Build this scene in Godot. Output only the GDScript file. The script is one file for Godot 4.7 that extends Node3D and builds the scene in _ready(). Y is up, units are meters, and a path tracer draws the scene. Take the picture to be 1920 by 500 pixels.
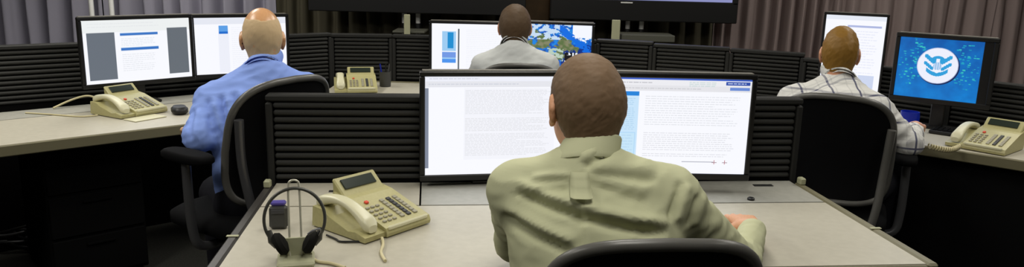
extends Node3D
# A control room: four people at desks with twin monitors, grey slatted partitions, curtains behind.

var taken := {}
var M := {}
var rng := RandomNumberGenerator.new()

# ------------------------------------------------------------------ geometry collector
class G:
	var v := PackedVector3Array()
	var n := PackedVector3Array()
	var uv := PackedVector2Array()
	var ix := PackedInt32Array()

	func tri(a: Vector3, b: Vector3, c: Vector3, na: Vector3, nb: Vector3, nc: Vector3, ua := Vector2.ZERO, ub := Vector2.ZERO, uc := Vector2.ZERO) -> void:
		var k := v.size()
		v.append(a); n.append(na); uv.append(ua)
		if (b - a).cross(c - a).dot(na + nb + nc) > 0.0:
			v.append(c); n.append(nc); uv.append(uc)
			v.append(b); n.append(nb); uv.append(ub)
		else:
			v.append(b); n.append(nb); uv.append(ub)
			v.append(c); n.append(nc); uv.append(uc)
		ix.append(k); ix.append(k + 1); ix.append(k + 2)

	func quad(a: Vector3, b: Vector3, c: Vector3, d: Vector3, hint: Vector3) -> void:
		var nn := (c - a).cross(d - b).normalized()
		if nn.dot(hint) < 0.0:
			nn = -nn
		tri(a, b, c, nn, nn, nn, Vector2(0, 0), Vector2(1, 0), Vector2(1, 1))
		tri(a, c, d, nn, nn, nn, Vector2(0, 0), Vector2(1, 1), Vector2(0, 1))

	func box(xf: Transform3D, size: Vector3, bevel := 0.002) -> void:
		var h := size * 0.5
		var b := minf(bevel, minf(h.x, minf(h.y, h.z)) * 0.9)
		var P := func(i: int, s: Vector3) -> Vector3:
			var r := Vector3.ZERO
			for j in 3:
				r[j] = s[j] * (h[j] if j == i else h[j] - b)
			return xf * r
		for i in 3:
			var j := (i + 1) % 3
			var k := (i + 2) % 3
			for si in [-1.0, 1.0]:
				var c: Array = []
				for q in [[-1, -1], [1, -1], [1, 1], [-1, 1]]:
					var s := Vector3.ZERO
					s[i] = si; s[j] = q[0]; s[k] = q[1]
					c.append(P.call(i, s))
				var hint := Vector3.ZERO
				hint[i] = si
				quad(c[0], c[1], c[2], c[3], xf.basis * hint)
				for sj in [-1.0, 1.0]:
					var s0 := Vector3.ZERO
					s0[i] = si; s0[j] = sj; s0[k] = -1
					var s1 := s0
					s1[k] = 1
					var hh := Vector3.ZERO
					hh[i] = si; hh[j] = sj
					quad(P.call(i, s0), P.call(i, s1), P.call(j, s1), P.call(j, s0), xf.basis * hh)
		for sx in [-1.0, 1.0]:
			for sy in [-1.0, 1.0]:
				for sz in [-1.0, 1.0]:
					var s := Vector3(sx, sy, sz)
					var nn := (xf.basis * s).normalized()
					tri(P.call(0, s), P.call(1, s), P.call(2, s), nn, nn, nn)

	# a solid (or open) grid of points with smooth normals; hint = a point inside, normals point away from it unless flip
	func grid(rows: Array, out: Vector3, closed := false, away := false) -> void:
		var R := rows.size()
		var C: int = rows[0].size()
		var base := v.size()
		var nrm: Array = []
		for r in R:
			for c in C:
				var a: Vector3 = rows[r][(c + 1) % C if closed else mini(c + 1, C - 1)] - rows[r][(c - 1 + C) % C if closed else maxi(c - 1, 0)]
				var d: Vector3 = rows[mini(r + 1, R - 1)][c] - rows[maxi(r - 1, 0)][c]
				nrm.append(a.cross(d).normalized())
		# orientation
		var vote := 0.0
		for r in R:
			for c in C:
				var p: Vector3 = rows[r][c]
				vote += nrm[r * C + c].dot(p - out if away else out)
		var sg := 1.0 if vote >= 0.0 else -1.0
		for r in R:
			for c in C:
				v.append(rows[r][c]); n.append(nrm[r * C + c] * sg); uv.append(Vector2(float(c) / maxi(1, C - 1), float(r) / maxi(1, R - 1)))
		for r in R - 1:
			for c in (C if closed else C - 1):
				var c2 := (c + 1) % C
				var i0 := base + r * C + c
				var i1 := base + r * C + c2
				var i2 := base + (r + 1) * C + c2
				var i3 := base + (r + 1) * C + c
				for t in [[i0, i1, i2], [i0, i2, i3]]:
					var nn := n[t[0]] + n[t[1]] + n[t[2]]
					if (v[t[1]] - v[t[0]]).cross(v[t[2]] - v[t[0]]).dot(nn) > 0.0:
						ix.append(t[0]); ix.append(t[2]); ix.append(t[1])
					else:
						ix.append(t[0]); ix.append(t[1]); ix.append(t[2])

	func fan(ring: Array, nn: Vector3) -> void:
		var c := Vector3.ZERO
		for p in ring:
			c += p
		c /= ring.size()
		for i in ring.size():
			tri(c, ring[i], ring[(i + 1) % ring.size()], nn, nn, nn)

	func tube(pts: Array, rad, sides := 8, closed := false) -> void:
		var N := pts.size()
		var rows: Array = []
		var up := Vector3.ZERO
		for i in N:
			var p: Vector3 = pts[i]
			var q0: Vector3 = pts[(i - 1 + N) % N] if closed else pts[maxi(i - 1, 0)]
			var q1: Vector3 = pts[(i + 1) % N] if closed else pts[mini(i + 1, N - 1)]
			var t := (q1 - q0).normalized()
			if up == Vector3.ZERO:
				up = Vector3.UP if absf(t.y) < 0.9 else Vector3.RIGHT
			up = (up - t * up.dot(t)).normalized()
			var s := t.cross(up)
			var r: float = rad[i] if rad is Array else rad
			var ring: Array = []
			for k in sides:
				var a := TAU * k / sides
				ring.append(p + (up * cos(a) + s * sin(a)) * r)
			rows.append(ring)
		if closed:
			rows.append(rows[0])
		for i in rows.size() - 1:
			var base := v.size()
			for j in 2:
				var cpt: Vector3 = pts[(i + j) % N]
				for k in sides:
					v.append(rows[i + j][k]); n.append((rows[i + j][k] - cpt).normalized()); uv.append(Vector2(float(k) / sides, float(i + j) / N))
			for k in sides:
				var k2 := (k + 1) % sides
				for t in [[base + k, base + k2, base + sides + k2], [base + k, base + sides + k2, base + sides + k]]:
					var nn := n[t[0]] + n[t[1]] + n[t[2]]
					if (v[t[1]] - v[t[0]]).cross(v[t[2]] - v[t[0]]).dot(nn) > 0.0:
						ix.append(t[0]); ix.append(t[2]); ix.append(t[1])
					else:
						ix.append(t[0]); ix.append(t[1]); ix.append(t[2])
		if not closed:
			fan(rows[0], (pts[0] - pts[1]).normalized())
			fan(rows[N - 1], (pts[N - 1] - pts[N - 2]).normalized())

	func lathe(xf: Transform3D, prof: Array, segs := 20) -> void:
		for i in prof.size() - 1:
			var a: Vector2 = prof[i]
			var b: Vector2 = prof[i + 1]
			var d := b - a
			var nr := Vector2(d.y, -d.x).normalized()
			for k in segs:
				var t0 := TAU * k / segs
				var t1 := TAU * (k + 1) / segs
				var p := func(q: Vector2, t: float) -> Vector3: return xf * Vector3(q.x * cos(t), q.y, q.x * sin(t))
				var m := func(t: float) -> Vector3: return (xf.basis * Vector3(nr.x * cos(t), nr.y, nr.x * sin(t))).normalized()
				if a.x > 0.0:
					tri(p.call(a, t0), p.call(a, t1), p.call(b, t1), m.call(t0), m.call(t1), m.call(t1))
				if b.x > 0.0:
					tri(p.call(a, t0), p.call(b, t1), p.call(b, t0), m.call(t0), m.call(t1), m.call(t0))

	# polygon in local xy, pushed from z = z0 to z1
	func prism(xf: Transform3D, poly: PackedVector2Array, z0: float, z1: float) -> void:
		var t := Geometry2D.triangulate_polygon(poly)
		var nz := xf.basis.z.normalized()
		for i in range(0, t.size(), 3):
			for zz in [[z0, -nz], [z1, nz]]:
				var q: Array = []
				for j in 3:
					q.append(xf * Vector3(poly[t[i + j]].x, poly[t[i + j]].y, zz[0]))
				tri(q[0], q[1], q[2], zz[1], zz[1], zz[1])
		var cw := Geometry2D.is_polygon_clockwise(poly)
		for i in poly.size():
			var a := poly[i]
			var b := poly[(i + 1) % poly.size()]
			var d := (b - a)
			var o := Vector2(d.y, -d.x) * (-1.0 if cw else 1.0)
			quad(xf * Vector3(a.x, a.y, z0), xf * Vector3(b.x, b.y, z0), xf * Vector3(b.x, b.y, z1), xf * Vector3(a.x, a.y, z1), xf.basis * Vector3(o.x, o.y, 0))

	# rounded slab: superellipse outline in xz, soft edge
	func pad(xf: Transform3D, size: Vector3, p := 4.0, segs := 36, soft := 0.35) -> void:
		var rows: Array = []
		var h := size * 0.5
		var e := h.y
		for q in [[0.0, -1.0], [0.75, -1.0], [1.0 - soft * 0.3, -0.85], [1.0, -0.4], [1.0, 0.4], [1.0 - soft * 0.3, 0.85], [0.75, 1.0], [0.0, 1.0]]:
			var ring: Array = []
			for k in segs:
				var t := TAU * k / segs
				var x: float = signf(cos(t)) * pow(absf(cos(t)), 2.0 / p) * h.x * q[0]
				var z: float = signf(sin(t)) * pow(absf(sin(t)), 2.0 / p) * h.z * q[0]
				if q[0] < 0.01:
					x = cos(t) * 0.001; z = sin(t) * 0.001
				ring.append(xf * Vector3(x, e * q[1], z))
			rows.append(ring)
		grid(rows, xf.origin, true, true)

	func mesh() -> ArrayMesh:
		var a := []
		a.resize(Mesh.ARRAY_MAX)
		a[Mesh.ARRAY_VERTEX] = v
		a[Mesh.ARRAY_NORMAL] = n
		a[Mesh.ARRAY_TEX_UV] = uv
		a[Mesh.ARRAY_INDEX] = ix
		var m := ArrayMesh.new()
		m.add_surface_from_arrays(Mesh.PRIMITIVE_TRIANGLES, a)
		return m

# ------------------------------------------------------------------ distance field meshed as surface nets
class Field:
	var o: Vector3
	var c: float
	var nx: int
	var ny: int
	var nz: int
	var d := PackedFloat32Array()

	func _init(lo: Vector3, hi: Vector3, cell: float) -> void:
		o = lo
		c = cell
		nx = int((hi.x - lo.x) / cell) + 2
		ny = int((hi.y - lo.y) / cell) + 2
		nz = int((hi.z - lo.z) / cell) + 2
		d.resize(nx * ny * nz)
		d.fill(10.0)

	func cap(a: Vector3, b: Vector3, ra: float, rb: float, k := 0.03) -> void:
		var pad := k + 3.0 * c
		var lo := (Vector3(minf(a.x - ra, b.x - rb), minf(a.y - ra, b.y - rb), minf(a.z - ra, b.z - rb)) - Vector3.ONE * pad - o) / c
		var hi := (Vector3(maxf(a.x + ra, b.x + rb), maxf(a.y + ra, b.y + rb), maxf(a.z + ra, b.z + rb)) + Vector3.ONE * pad - o) / c
		var ab := b - a
		var l2 := maxf(ab.length_squared(), 1e-9)
		for z in range(maxi(0, int(lo.z)), mini(nz, int(hi.z) + 1)):
			for y in range(maxi(0, int(lo.y)), mini(ny, int(hi.y) + 1)):
				var row := (z * ny + y) * nx
				for x in range(maxi(0, int(lo.x)), mini(nx, int(hi.x) + 1)):
					var p := o + Vector3(x, y, z) * c - a
					var t := clampf(p.dot(ab) / l2, 0.0, 1.0)
					var e := (p - ab * t).length() - (ra + (rb - ra) * t)
					var f := d[row + x]
					var h := maxf(k - absf(e - f), 0.0) / k
					d[row + x] = minf(e, f) - h * h * k * 0.25

	func ell(at: Vector3, turn: Basis, r: Vector3, k := 0.03) -> void:
		var m := maxf(r.x, maxf(r.y, r.z)) + k + 3.0 * c
		var lo := (at - Vector3.ONE * m - o) / c
		var hi := (at + Vector3.ONE * m - o) / c
		var inv := turn.transposed()
		for z in range(maxi(0, int(lo.z)), mini(nz, int(hi.z) + 1)):
			for y in range(maxi(0, int(lo.y)), mini(ny, int(hi.y) + 1)):
				var row := (z * ny + y) * nx
				for x in range(maxi(0, int(lo.x)), mini(nx, int(hi.x) + 1)):
					var p := inv * (o + Vector3(x, y, z) * c - at)
					var q := p / r
					var k0 := q.length()
					var k1 := (q / r).length()
					var e := k0 * (k0 - 1.0) / maxf(k1, 1e-6)
					var f := d[row + x]
					var h := maxf(k - absf(e - f), 0.0) / k
					d[row + x] = minf(e, f) - h * h * k * 0.25

	# keep only what lies where region(p) < 0
	func keep(region: Callable) -> void:
		for z in nz:
			for y in ny:
				var row := (z * ny + y) * nx
				for x in nx:
					if d[row + x] < 3.0 * c:
						var e: float = region.call(o + Vector3(x, y, z) * c)
						if e > d[row + x]:
							d[row + x] = e

	# vertices and triangle corners, moved by xf
	func build(g: G, xf := Transform3D.IDENTITY, shape = null) -> void:
		var at := PackedInt32Array()
		at.resize(nx * ny * nz)
		at.fill(-1)
		var vs := PackedVector3Array()
		var far := 2.0 * c
		var sy := nx
		var sz := nx * ny
		var offs := [0, 1, sy, sy + 1, sz, sz + 1, sz + sy, sz + sy + 1]
		var corner := [Vector3(0, 0, 0), Vector3(1, 0, 0), Vector3(0, 1, 0), Vector3(1, 1, 0), Vector3(0, 0, 1), Vector3(1, 0, 1), Vector3(0, 1, 1), Vector3(1, 1, 1)]
		var edges := [[0, 1], [2, 3], [4, 5], [6, 7], [0, 2], [1, 3], [4, 6], [5, 7], [0, 4], [1, 5], [2, 6], [3, 7]]
		for z in nz - 1:
			for y in ny - 1:
				var i := (z * ny + y) * nx
				for x in nx - 1:
					var f := d[i]
					if f < far and f > -far:
						var inside := 0
						for k in 8:
							if d[i + offs[k]] < 0.0:
								inside += 1
						if inside > 0 and inside < 8:
							var s := Vector3.ZERO
							var cnt := 0
							for e in edges:
								var a := d[i + offs[e[0]]]
								var b := d[i + offs[e[1]]]
								if (a < 0.0) != (b < 0.0):
									var t := a / (a - b)
									s += corner[e[0]].lerp(corner[e[1]], t)
									cnt += 1
							at[i] = vs.size()
							vs.append(o + (Vector3(x, y, z) + s / cnt) * c)
					i += 1
		var tris := PackedInt32Array()
		for z in range(1, nz - 1):
			for y in range(1, ny - 1):
				var i := (z * ny + y) * nx
				for x in range(1, nx - 1):
					var j := i + x
					var f := d[j]
					if f > far or f < -far:
						continue
					for ax in 3:
						var st: int = [1, sy, sz][ax]
						var q := d[j + st]
						if (f < 0.0) == (q < 0.0):
							continue
						var u: int = [sy, sz, 1][ax]
						var w: int = [sz, 1, sy][ax]
						var a := at[j]
						var b := at[j - u]
						var e := at[j - u - w]
						var h := at[j - w]
						if a < 0 or b < 0 or e < 0 or h < 0:
							continue
						if f < 0.0:
							tris.append_array(PackedInt32Array([a, e, b, a, h, e]))
						else:
							tris.append_array(PackedInt32Array([a, b, e, a, e, h]))
		for pass_ in (2 if shape != null else 1):
			var nm := PackedVector3Array()
			nm.resize(vs.size())
			for i in range(0, tris.size(), 3):
				var fn := (vs[tris[i + 2]] - vs[tris[i]]).cross(vs[tris[i + 1]] - vs[tris[i]])
				for k in 3:
					nm[tris[i + k]] += fn
			# outward sign from the field
			if pass_ == 0 and shape != null:
				for i in vs.size():
					vs[i] = shape.call(vs[i], nm[i].normalized())
				continue
			var base := g.v.size()
			for i in vs.size():
				g.v.append(xf * vs[i])
				g.n.append((xf.basis * nm[i]).normalized())
				g.uv.append(Vector2.ZERO)
			for i in tris.size():
				g.ix.append(base + tris[i])

# ------------------------------------------------------------------ helpers
func numbered(called: String) -> String:
	var k: int = taken.get(called, 0)
	taken[called] = k + 1
	return called if k == 0 else "%s_%03d" % [called, k]

func thing(called: String, label: String, category: String, at := Vector3.ZERO, yaw := 0.0, group := "") -> Node3D:
	var o := Node3D.new()
	o.name = numbered(called)
	add_child(o)
	o.position = at
	o.rotation.y = deg_to_rad(yaw)
	tag(o, label, category, group)
	return o

func tag(o: Node3D, label: String, category: String, group := "") -> void:
	o.set_meta("label", label)
	o.set_meta("category", category)
	if group != "":
		o.set_meta("group", group)

func put(g, called: String, m: Material, parent: Node3D, label := "") -> MeshInstance3D:
	var o := MeshInstance3D.new()
	o.name = called
	o.mesh = g.mesh() if g is G else g
	o.material_override = m
	parent.add_child(o, true)
	if label != "":
		o.set_meta("label", label)
	return o

func solo(g: G, called: String, m: Material, label: String, category: String, at := Vector3.ZERO, yaw := 0.0, group := "") -> MeshInstance3D:
	var o := put(g, numbered(called), m, self)
	o.position = at
	o.rotation.y = deg_to_rad(yaw)
	tag(o, label, category, group)
	return o

func struct(g: G, called: String, m: Material, label := "") -> MeshInstance3D:
	var o := put(g, called, m, self)
	o.set_meta("kind", "structure")
	if label != "":
		o.set_meta("label", label)
	return o

func copy(o: Node3D, called: String, at: Vector3, yaw: float, label: String) -> Node3D:
	var c: Node3D = o.duplicate()
	c.name = numbered(called)
	add_child(c)
	c.position = at
	c.rotation.y = deg_to_rad(yaw)
	c.set_meta("label", label)
	return c

func X(p := Vector3.ZERO, rx := 0.0, ry := 0.0, rz := 0.0) -> Transform3D:
	return Transform3D(Basis.from_euler(Vector3(deg_to_rad(rx), deg_to_rad(ry), deg_to_rad(rz))), p)

func bx(p: Vector3, s: Vector3, b := 0.002) -> G:
	var g := G.new()
	g.box(X(p), s, b)
	return g

func smooth_path(pts: Array, per := 6) -> Array:
	var out: Array = []
	for i in pts.size() - 1:
		var p0: Vector3 = pts[maxi(i - 1, 0)]
		var p1: Vector3 = pts[i]
		var p2: Vector3 = pts[i + 1]
		var p3: Vector3 = pts[mini(i + 2, pts.size() - 1)]
		for k in per:
			out.append(p1.cubic_interpolate(p2, p0, p3, float(k) / per))
	out.append(pts[pts.size() - 1])
	return out

func mat(col: Color, rough := 0.6, metal := 0.0, spec := 0.5) -> StandardMaterial3D:
	var m := StandardMaterial3D.new()
	m.albedo_color = col
	m.roughness = rough
	m.metallic = metal
	m.metallic_specular = spec
	return m

func noise_tex(seed_: int, freq: float, lo: Color, hi: Color, size := 256, oct := 4) -> ImageTexture:
	var nz := FastNoiseLite.new()
	nz.seed = seed_
	nz.frequency = freq
	nz.fractal_octaves = oct
	var im := nz.get_seamless_image(size, size)
	var out := Image.create(size, size, false, Image.FORMAT_RGB8)
	for y in size:
		for x in size:
			out.set_pixel(x, y, lo.lerp(hi, im.get_pixel(x, y).r))
	return ImageTexture.create_from_image(out)

func tri_mat(tex: Texture2D, scale: float, rough := 0.8, spec := 0.3) -> StandardMaterial3D:
	var m := StandardMaterial3D.new()
	m.albedo_texture = tex
	m.uv1_triplanar = true
	m.uv1_scale = Vector3.ONE * scale
	m.roughness = rough
	m.metallic_specular = spec
	return m

func lamp_mat(col: Color, energy: float, tex: Texture2D = null) -> StandardMaterial3D:
	var m := StandardMaterial3D.new()
	m.albedo_color = Color(0.02, 0.02, 0.02)
	m.roughness = 0.35
	m.emission_enabled = true
	m.emission = Color.WHITE if tex else col
	if tex:
		m.emission = Color(0, 0, 0)
		m.emission_operator = BaseMaterial3D.EMISSION_OP_ADD
		m.emission_texture = tex
	m.emission_energy_multiplier = energy
	return m

# ------------------------------------------------------------------ scene
func _ready() -> void:
	rng.seed = 7
	# camera: 1.47 m up, looking 12.4 degrees down, rolled 1.5 degrees
	var cam := Camera3D.new()
	cam.name = "camera"
	var p := deg_to_rad(12.4)
	var r := deg_to_rad(1.5)
	var F := Vector3(0, -sin(p), -cos(p))
	var U0 := Vector3(0, cos(p), -sin(p))
	var R := Vector3.RIGHT * cos(r) + U0 * sin(r)
	var U := U0 * cos(r) - Vector3.RIGHT * sin(r)
	cam.transform = Transform3D(Basis(R, U, -F), Vector3(0, 1.47, 0))
	cam.fov = rad_to_deg(2.0 * atan(250.0 / 1440.0))
	cam.near = 0.05
	cam.far = 60.0
	add_child(cam)
	cam.current = true
	var we := WorldEnvironment.new()
	we.name = "environment"
	var env := Environment.new()
	env.background_mode = Environment.BG_COLOR
	env.background_color = Color.BLACK
	env.tonemap_mode = Environment.TONE_MAPPER_LINEAR
	env.tonemap_exposure = 1.0
	env.sdfgi_enabled = true
	env.ssao_enabled = true
	env.ssil_enabled = true
	we.environment = env
	add_child(we)
	materials()
	ceiling_lights()
	room()
	partitions()
	desks()
	monitors()
	chairs()
	people()
	phones()
	small_things()

const WARM := Color(1.0, 0.985, 0.945)

func ceiling_lights() -> void:
	var names := {-2.3: "left", 0.2: "middle", 2.7: "right"}
	for x in [-2.3, 0.2, 2.7]:
		for z in [-0.9, -2.9, -4.9]:
			var row: String = {-0.9: "nearest the camera", -2.9: "over the middle desks", -4.9: "nearest the curtains"}[z]
			var t := thing("ceiling_light", "flat white ceiling light panel, %s row, %s" % [names[x], row], "light", Vector3(x, 2.7, z), 0, "ceiling light panels")
			var g := G.new()
			for s in [-1, 1]:
				g.box(X(Vector3(s * 0.3, -0.012, 0)), Vector3(0.03, 0.024, 1.23), 0.003)
				g.box(X(Vector3(0, -0.012, s * 0.6)), Vector3(0.57, 0.024, 0.03), 0.003)
			put(g, "frame", M.white, t)
			put(bx(Vector3(0, -0.006, 0), Vector3(0.57, 0.008, 1.17), 0.001), "diffuser", M.lamp, t)
			var l := AreaLight3D.new()
			l.name = "lamp_light"
			l.area_size = Vector2(0.57, 1.17)
			l.area_normalize_energy = true
			l.light_energy = 2.0 + (-0.35 * x if z > -1.0 else (0.8 if x < -1.0 else 0.0))
			l.light_color = WARM
			l.shadow_enabled = true
			l.area_range = 14.0
			l.rotation.x = -PI / 2
			l.position = Vector3(0, -0.03, 0)
			t.add_child(l)

func materials() -> void:
	M.white = mat(Color(0.8, 0.8, 0.78), 0.6)
	M.lamp = lamp_mat(WARM, 1.2)
	M.desk = tri_mat(noise_tex(3, 0.05, Color(0.70, 0.68, 0.62), Color(0.735, 0.715, 0.655)), 2.0, 0.42, 0.4)
	M.desk_grey = tri_mat(noise_tex(4, 0.05, Color(0.61, 0.605, 0.57), Color(0.66, 0.655, 0.62)), 2.0, 0.45, 0.4)
	M.edge = mat(Color(0.45, 0.43, 0.33), 0.5)
	M.rail = mat(Color(0.22, 0.21, 0.20), 0.4)
	M.dark_rail = mat(Color(0.10, 0.10, 0.10), 0.45)
	M.slat = mat(Color(0.19, 0.19, 0.182), 0.6, 0.0, 0.35)
	M.slat_back = mat(Color(0.03, 0.03, 0.03), 0.9, 0.0, 0.2)
	M.cap = mat(Color(0.16, 0.16, 0.155), 0.5, 0.0, 0.35)
	M.panel = tri_mat(noise_tex(5, 0.2, Color(0.035, 0.035, 0.036), Color(0.055, 0.055, 0.056)), 4.0, 0.9, 0.2)
	M.bezel = mat(Color(0.055, 0.055, 0.055), 0.38)
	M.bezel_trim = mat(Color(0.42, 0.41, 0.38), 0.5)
	M.black = mat(Color(0.04, 0.04, 0.042), 0.5)
	M.black_soft = mat(Color(0.05, 0.05, 0.055), 0.85, 0.0, 0.2)
	M.mesh = tri_mat(noise_tex(6, 0.35, Color(0.03, 0.03, 0.035), Color(0.075, 0.075, 0.085)), 14.0, 0.8, 0.25)
	M.frame = mat(Color(0.34, 0.335, 0.32), 0.35)
	M.steel = mat(Color(0.36, 0.36, 0.37), 0.35, 0.6)
	M.chrome = mat(Color(0.95, 0.95, 0.94), 0.25, 0.1)
	M.cream = tri_mat(noise_tex(8, 0.05, Color(0.67, 0.645, 0.455), Color(0.71, 0.685, 0.495)), 6.0, 0.4, 0.5)
	M.cream_light = mat(Color(0.82, 0.805, 0.68), 0.35)
	M.key = mat(Color(0.60, 0.58, 0.50), 0.5)
	M.key_dark = mat(Color(0.22, 0.22, 0.22), 0.5)
	M.red = mat(Color(0.85, 0.25, 0.12), 0.4)
	M.lcd = mat(Color(0.16, 0.19, 0.16), 0.25)
	M.carpet = tri_mat(noise_tex(9, 0.3, Color(0.20, 0.20, 0.19), Color(0.30, 0.30, 0.28), 256, 5), 1.6, 0.95, 0.1)
	M.ceiling = mat(Color(0.55, 0.55, 0.53), 0.9)
	M.wall = mat(Color(0.24, 0.22, 0.20), 0.9)
	M.wood = tri_mat(noise_tex(11, 0.02, Color(0.22, 0.17, 0.11), Color(0.30, 0.23, 0.15)), 1.0, 0.5)
	M.curtain_grey = tri_mat(noise_tex(12, 0.3, Color(0.60, 0.59, 0.65), Color(0.68, 0.67, 0.73)), 6.0, 0.9, 0.1)
	M.curtain_olive = tri_mat(noise_tex(13, 0.3, Color(0.29, 0.275, 0.23), Color(0.35, 0.335, 0.28)), 6.0, 0.9, 0.1)
	M.curtain_taupe = tri_mat(noise_tex(14, 0.3, Color(0.52, 0.465, 0.455), Color(0.59, 0.53, 0.52)), 6.0, 0.9, 0.1)
	M.beige = mat(Color(0.66, 0.66, 0.54), 0.6)
	M.skin = tri_mat(noise_tex(15, 0.08, Color(0.80, 0.57, 0.45), Color(0.86, 0.64, 0.51)), 8.0, 0.45, 0.4)
	M.skin_pink = tri_mat(noise_tex(16, 0.08, Color(0.80, 0.58, 0.44), Color(0.86, 0.65, 0.51)), 8.0, 0.5, 0.4)
	M.skin_tan = tri_mat(noise_tex(17, 0.08, Color(0.81, 0.60, 0.42), Color(0.87, 0.67, 0.49)), 8.0, 0.32, 0.5)
	M.hair_brown = tri_mat(noise_tex(18, 0.25, Color(0.36, 0.28, 0.205), Color(0.54, 0.435, 0.325)), 22.0, 0.65, 0.4)
	M.hair_dark = tri_mat(noise_tex(19, 0.25, Color(0.25, 0.19, 0.13), Color(0.40, 0.31, 0.21)), 22.0, 0.65, 0.4)
	M.hair_blond = tri_mat(noise_tex(20, 0.25, Color(0.36, 0.25, 0.08), Color(0.66, 0.49, 0.18)), 18.0, 0.55, 0.4)
	M.hair_pale = tri_mat(noise_tex(21, 0.25, Color(0.76, 0.65, 0.50), Color(0.83, 0.73, 0.58)), 22.0, 0.7, 0.3)
	M.shirt_olive = tri_mat(noise_tex(22, 0.4, Color(0.72, 0.725, 0.59), Color(0.775, 0.78, 0.645)), 10.0, 0.75, 0.25)
	M.shirt_blue = tri_mat(noise_tex(23, 0.4, Color(0.52, 0.63, 0.92), Color(0.59, 0.69, 0.96)), 10.0, 0.75, 0.25)
	M.shirt_grey = tri_mat(noise_tex(24, 0.4, Color(0.74, 0.75, 0.745), Color(0.79, 0.80, 0.795)), 10.0, 0.75, 0.25)
	M.shirt_plaid = plaid()
	M.trousers = mat(Color(0.10, 0.10, 0.12), 0.85, 0.0, 0.2)
	M.leather = mat(Color(0.16, 0.09, 0.05), 0.4)
	M.eye = mat(Color(0.85, 0.83, 0.8), 0.2)
	M.blue = mat(Color(0.05, 0.14, 0.62), 0.35)
	M.violet = mat(Color(0.34, 0.30, 0.62), 0.4)
	M.device = mat(Color(0.24, 0.24, 0.23), 0.45)
	M.wire = mat(Color(0.80, 0.79, 0.72), 0.35, 0.3)
	M.cord = mat(Color(0.80, 0.76, 0.60), 0.5)
	M.headband = mat(Color(0.30, 0.30, 0.28), 0.4, 0.3)
	M.foam = mat(Color(0.11, 0.11, 0.10), 0.9, 0.0, 0.2)

func plaid() -> StandardMaterial3D:
	var n := 256
	var im := Image.create(n, n, false, Image.FORMAT_RGB8)
	im.fill(Color(0.86, 0.855, 0.84))
	for k in 4:
		var c := Color(0.79, 0.785, 0.775)
		im.fill_rect(Rect2i(k * 64 + 30, 0, 6, n), c)
		im.fill_rect(Rect2i(0, k * 64 + 30, n, 6), c)
	for k in 2:
		var c := Color(0.35, 0.36, 0.44)
		im.fill_rect(Rect2i(k * 128 + 8, 0, 10, n), c)
		im.fill_rect(Rect2i(0, k * 128 + 8, n, 10), c)
	var m := tri_mat(ImageTexture.create_from_image(im), 1.0 / 0.2, 0.8, 0.25)
	return m

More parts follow.
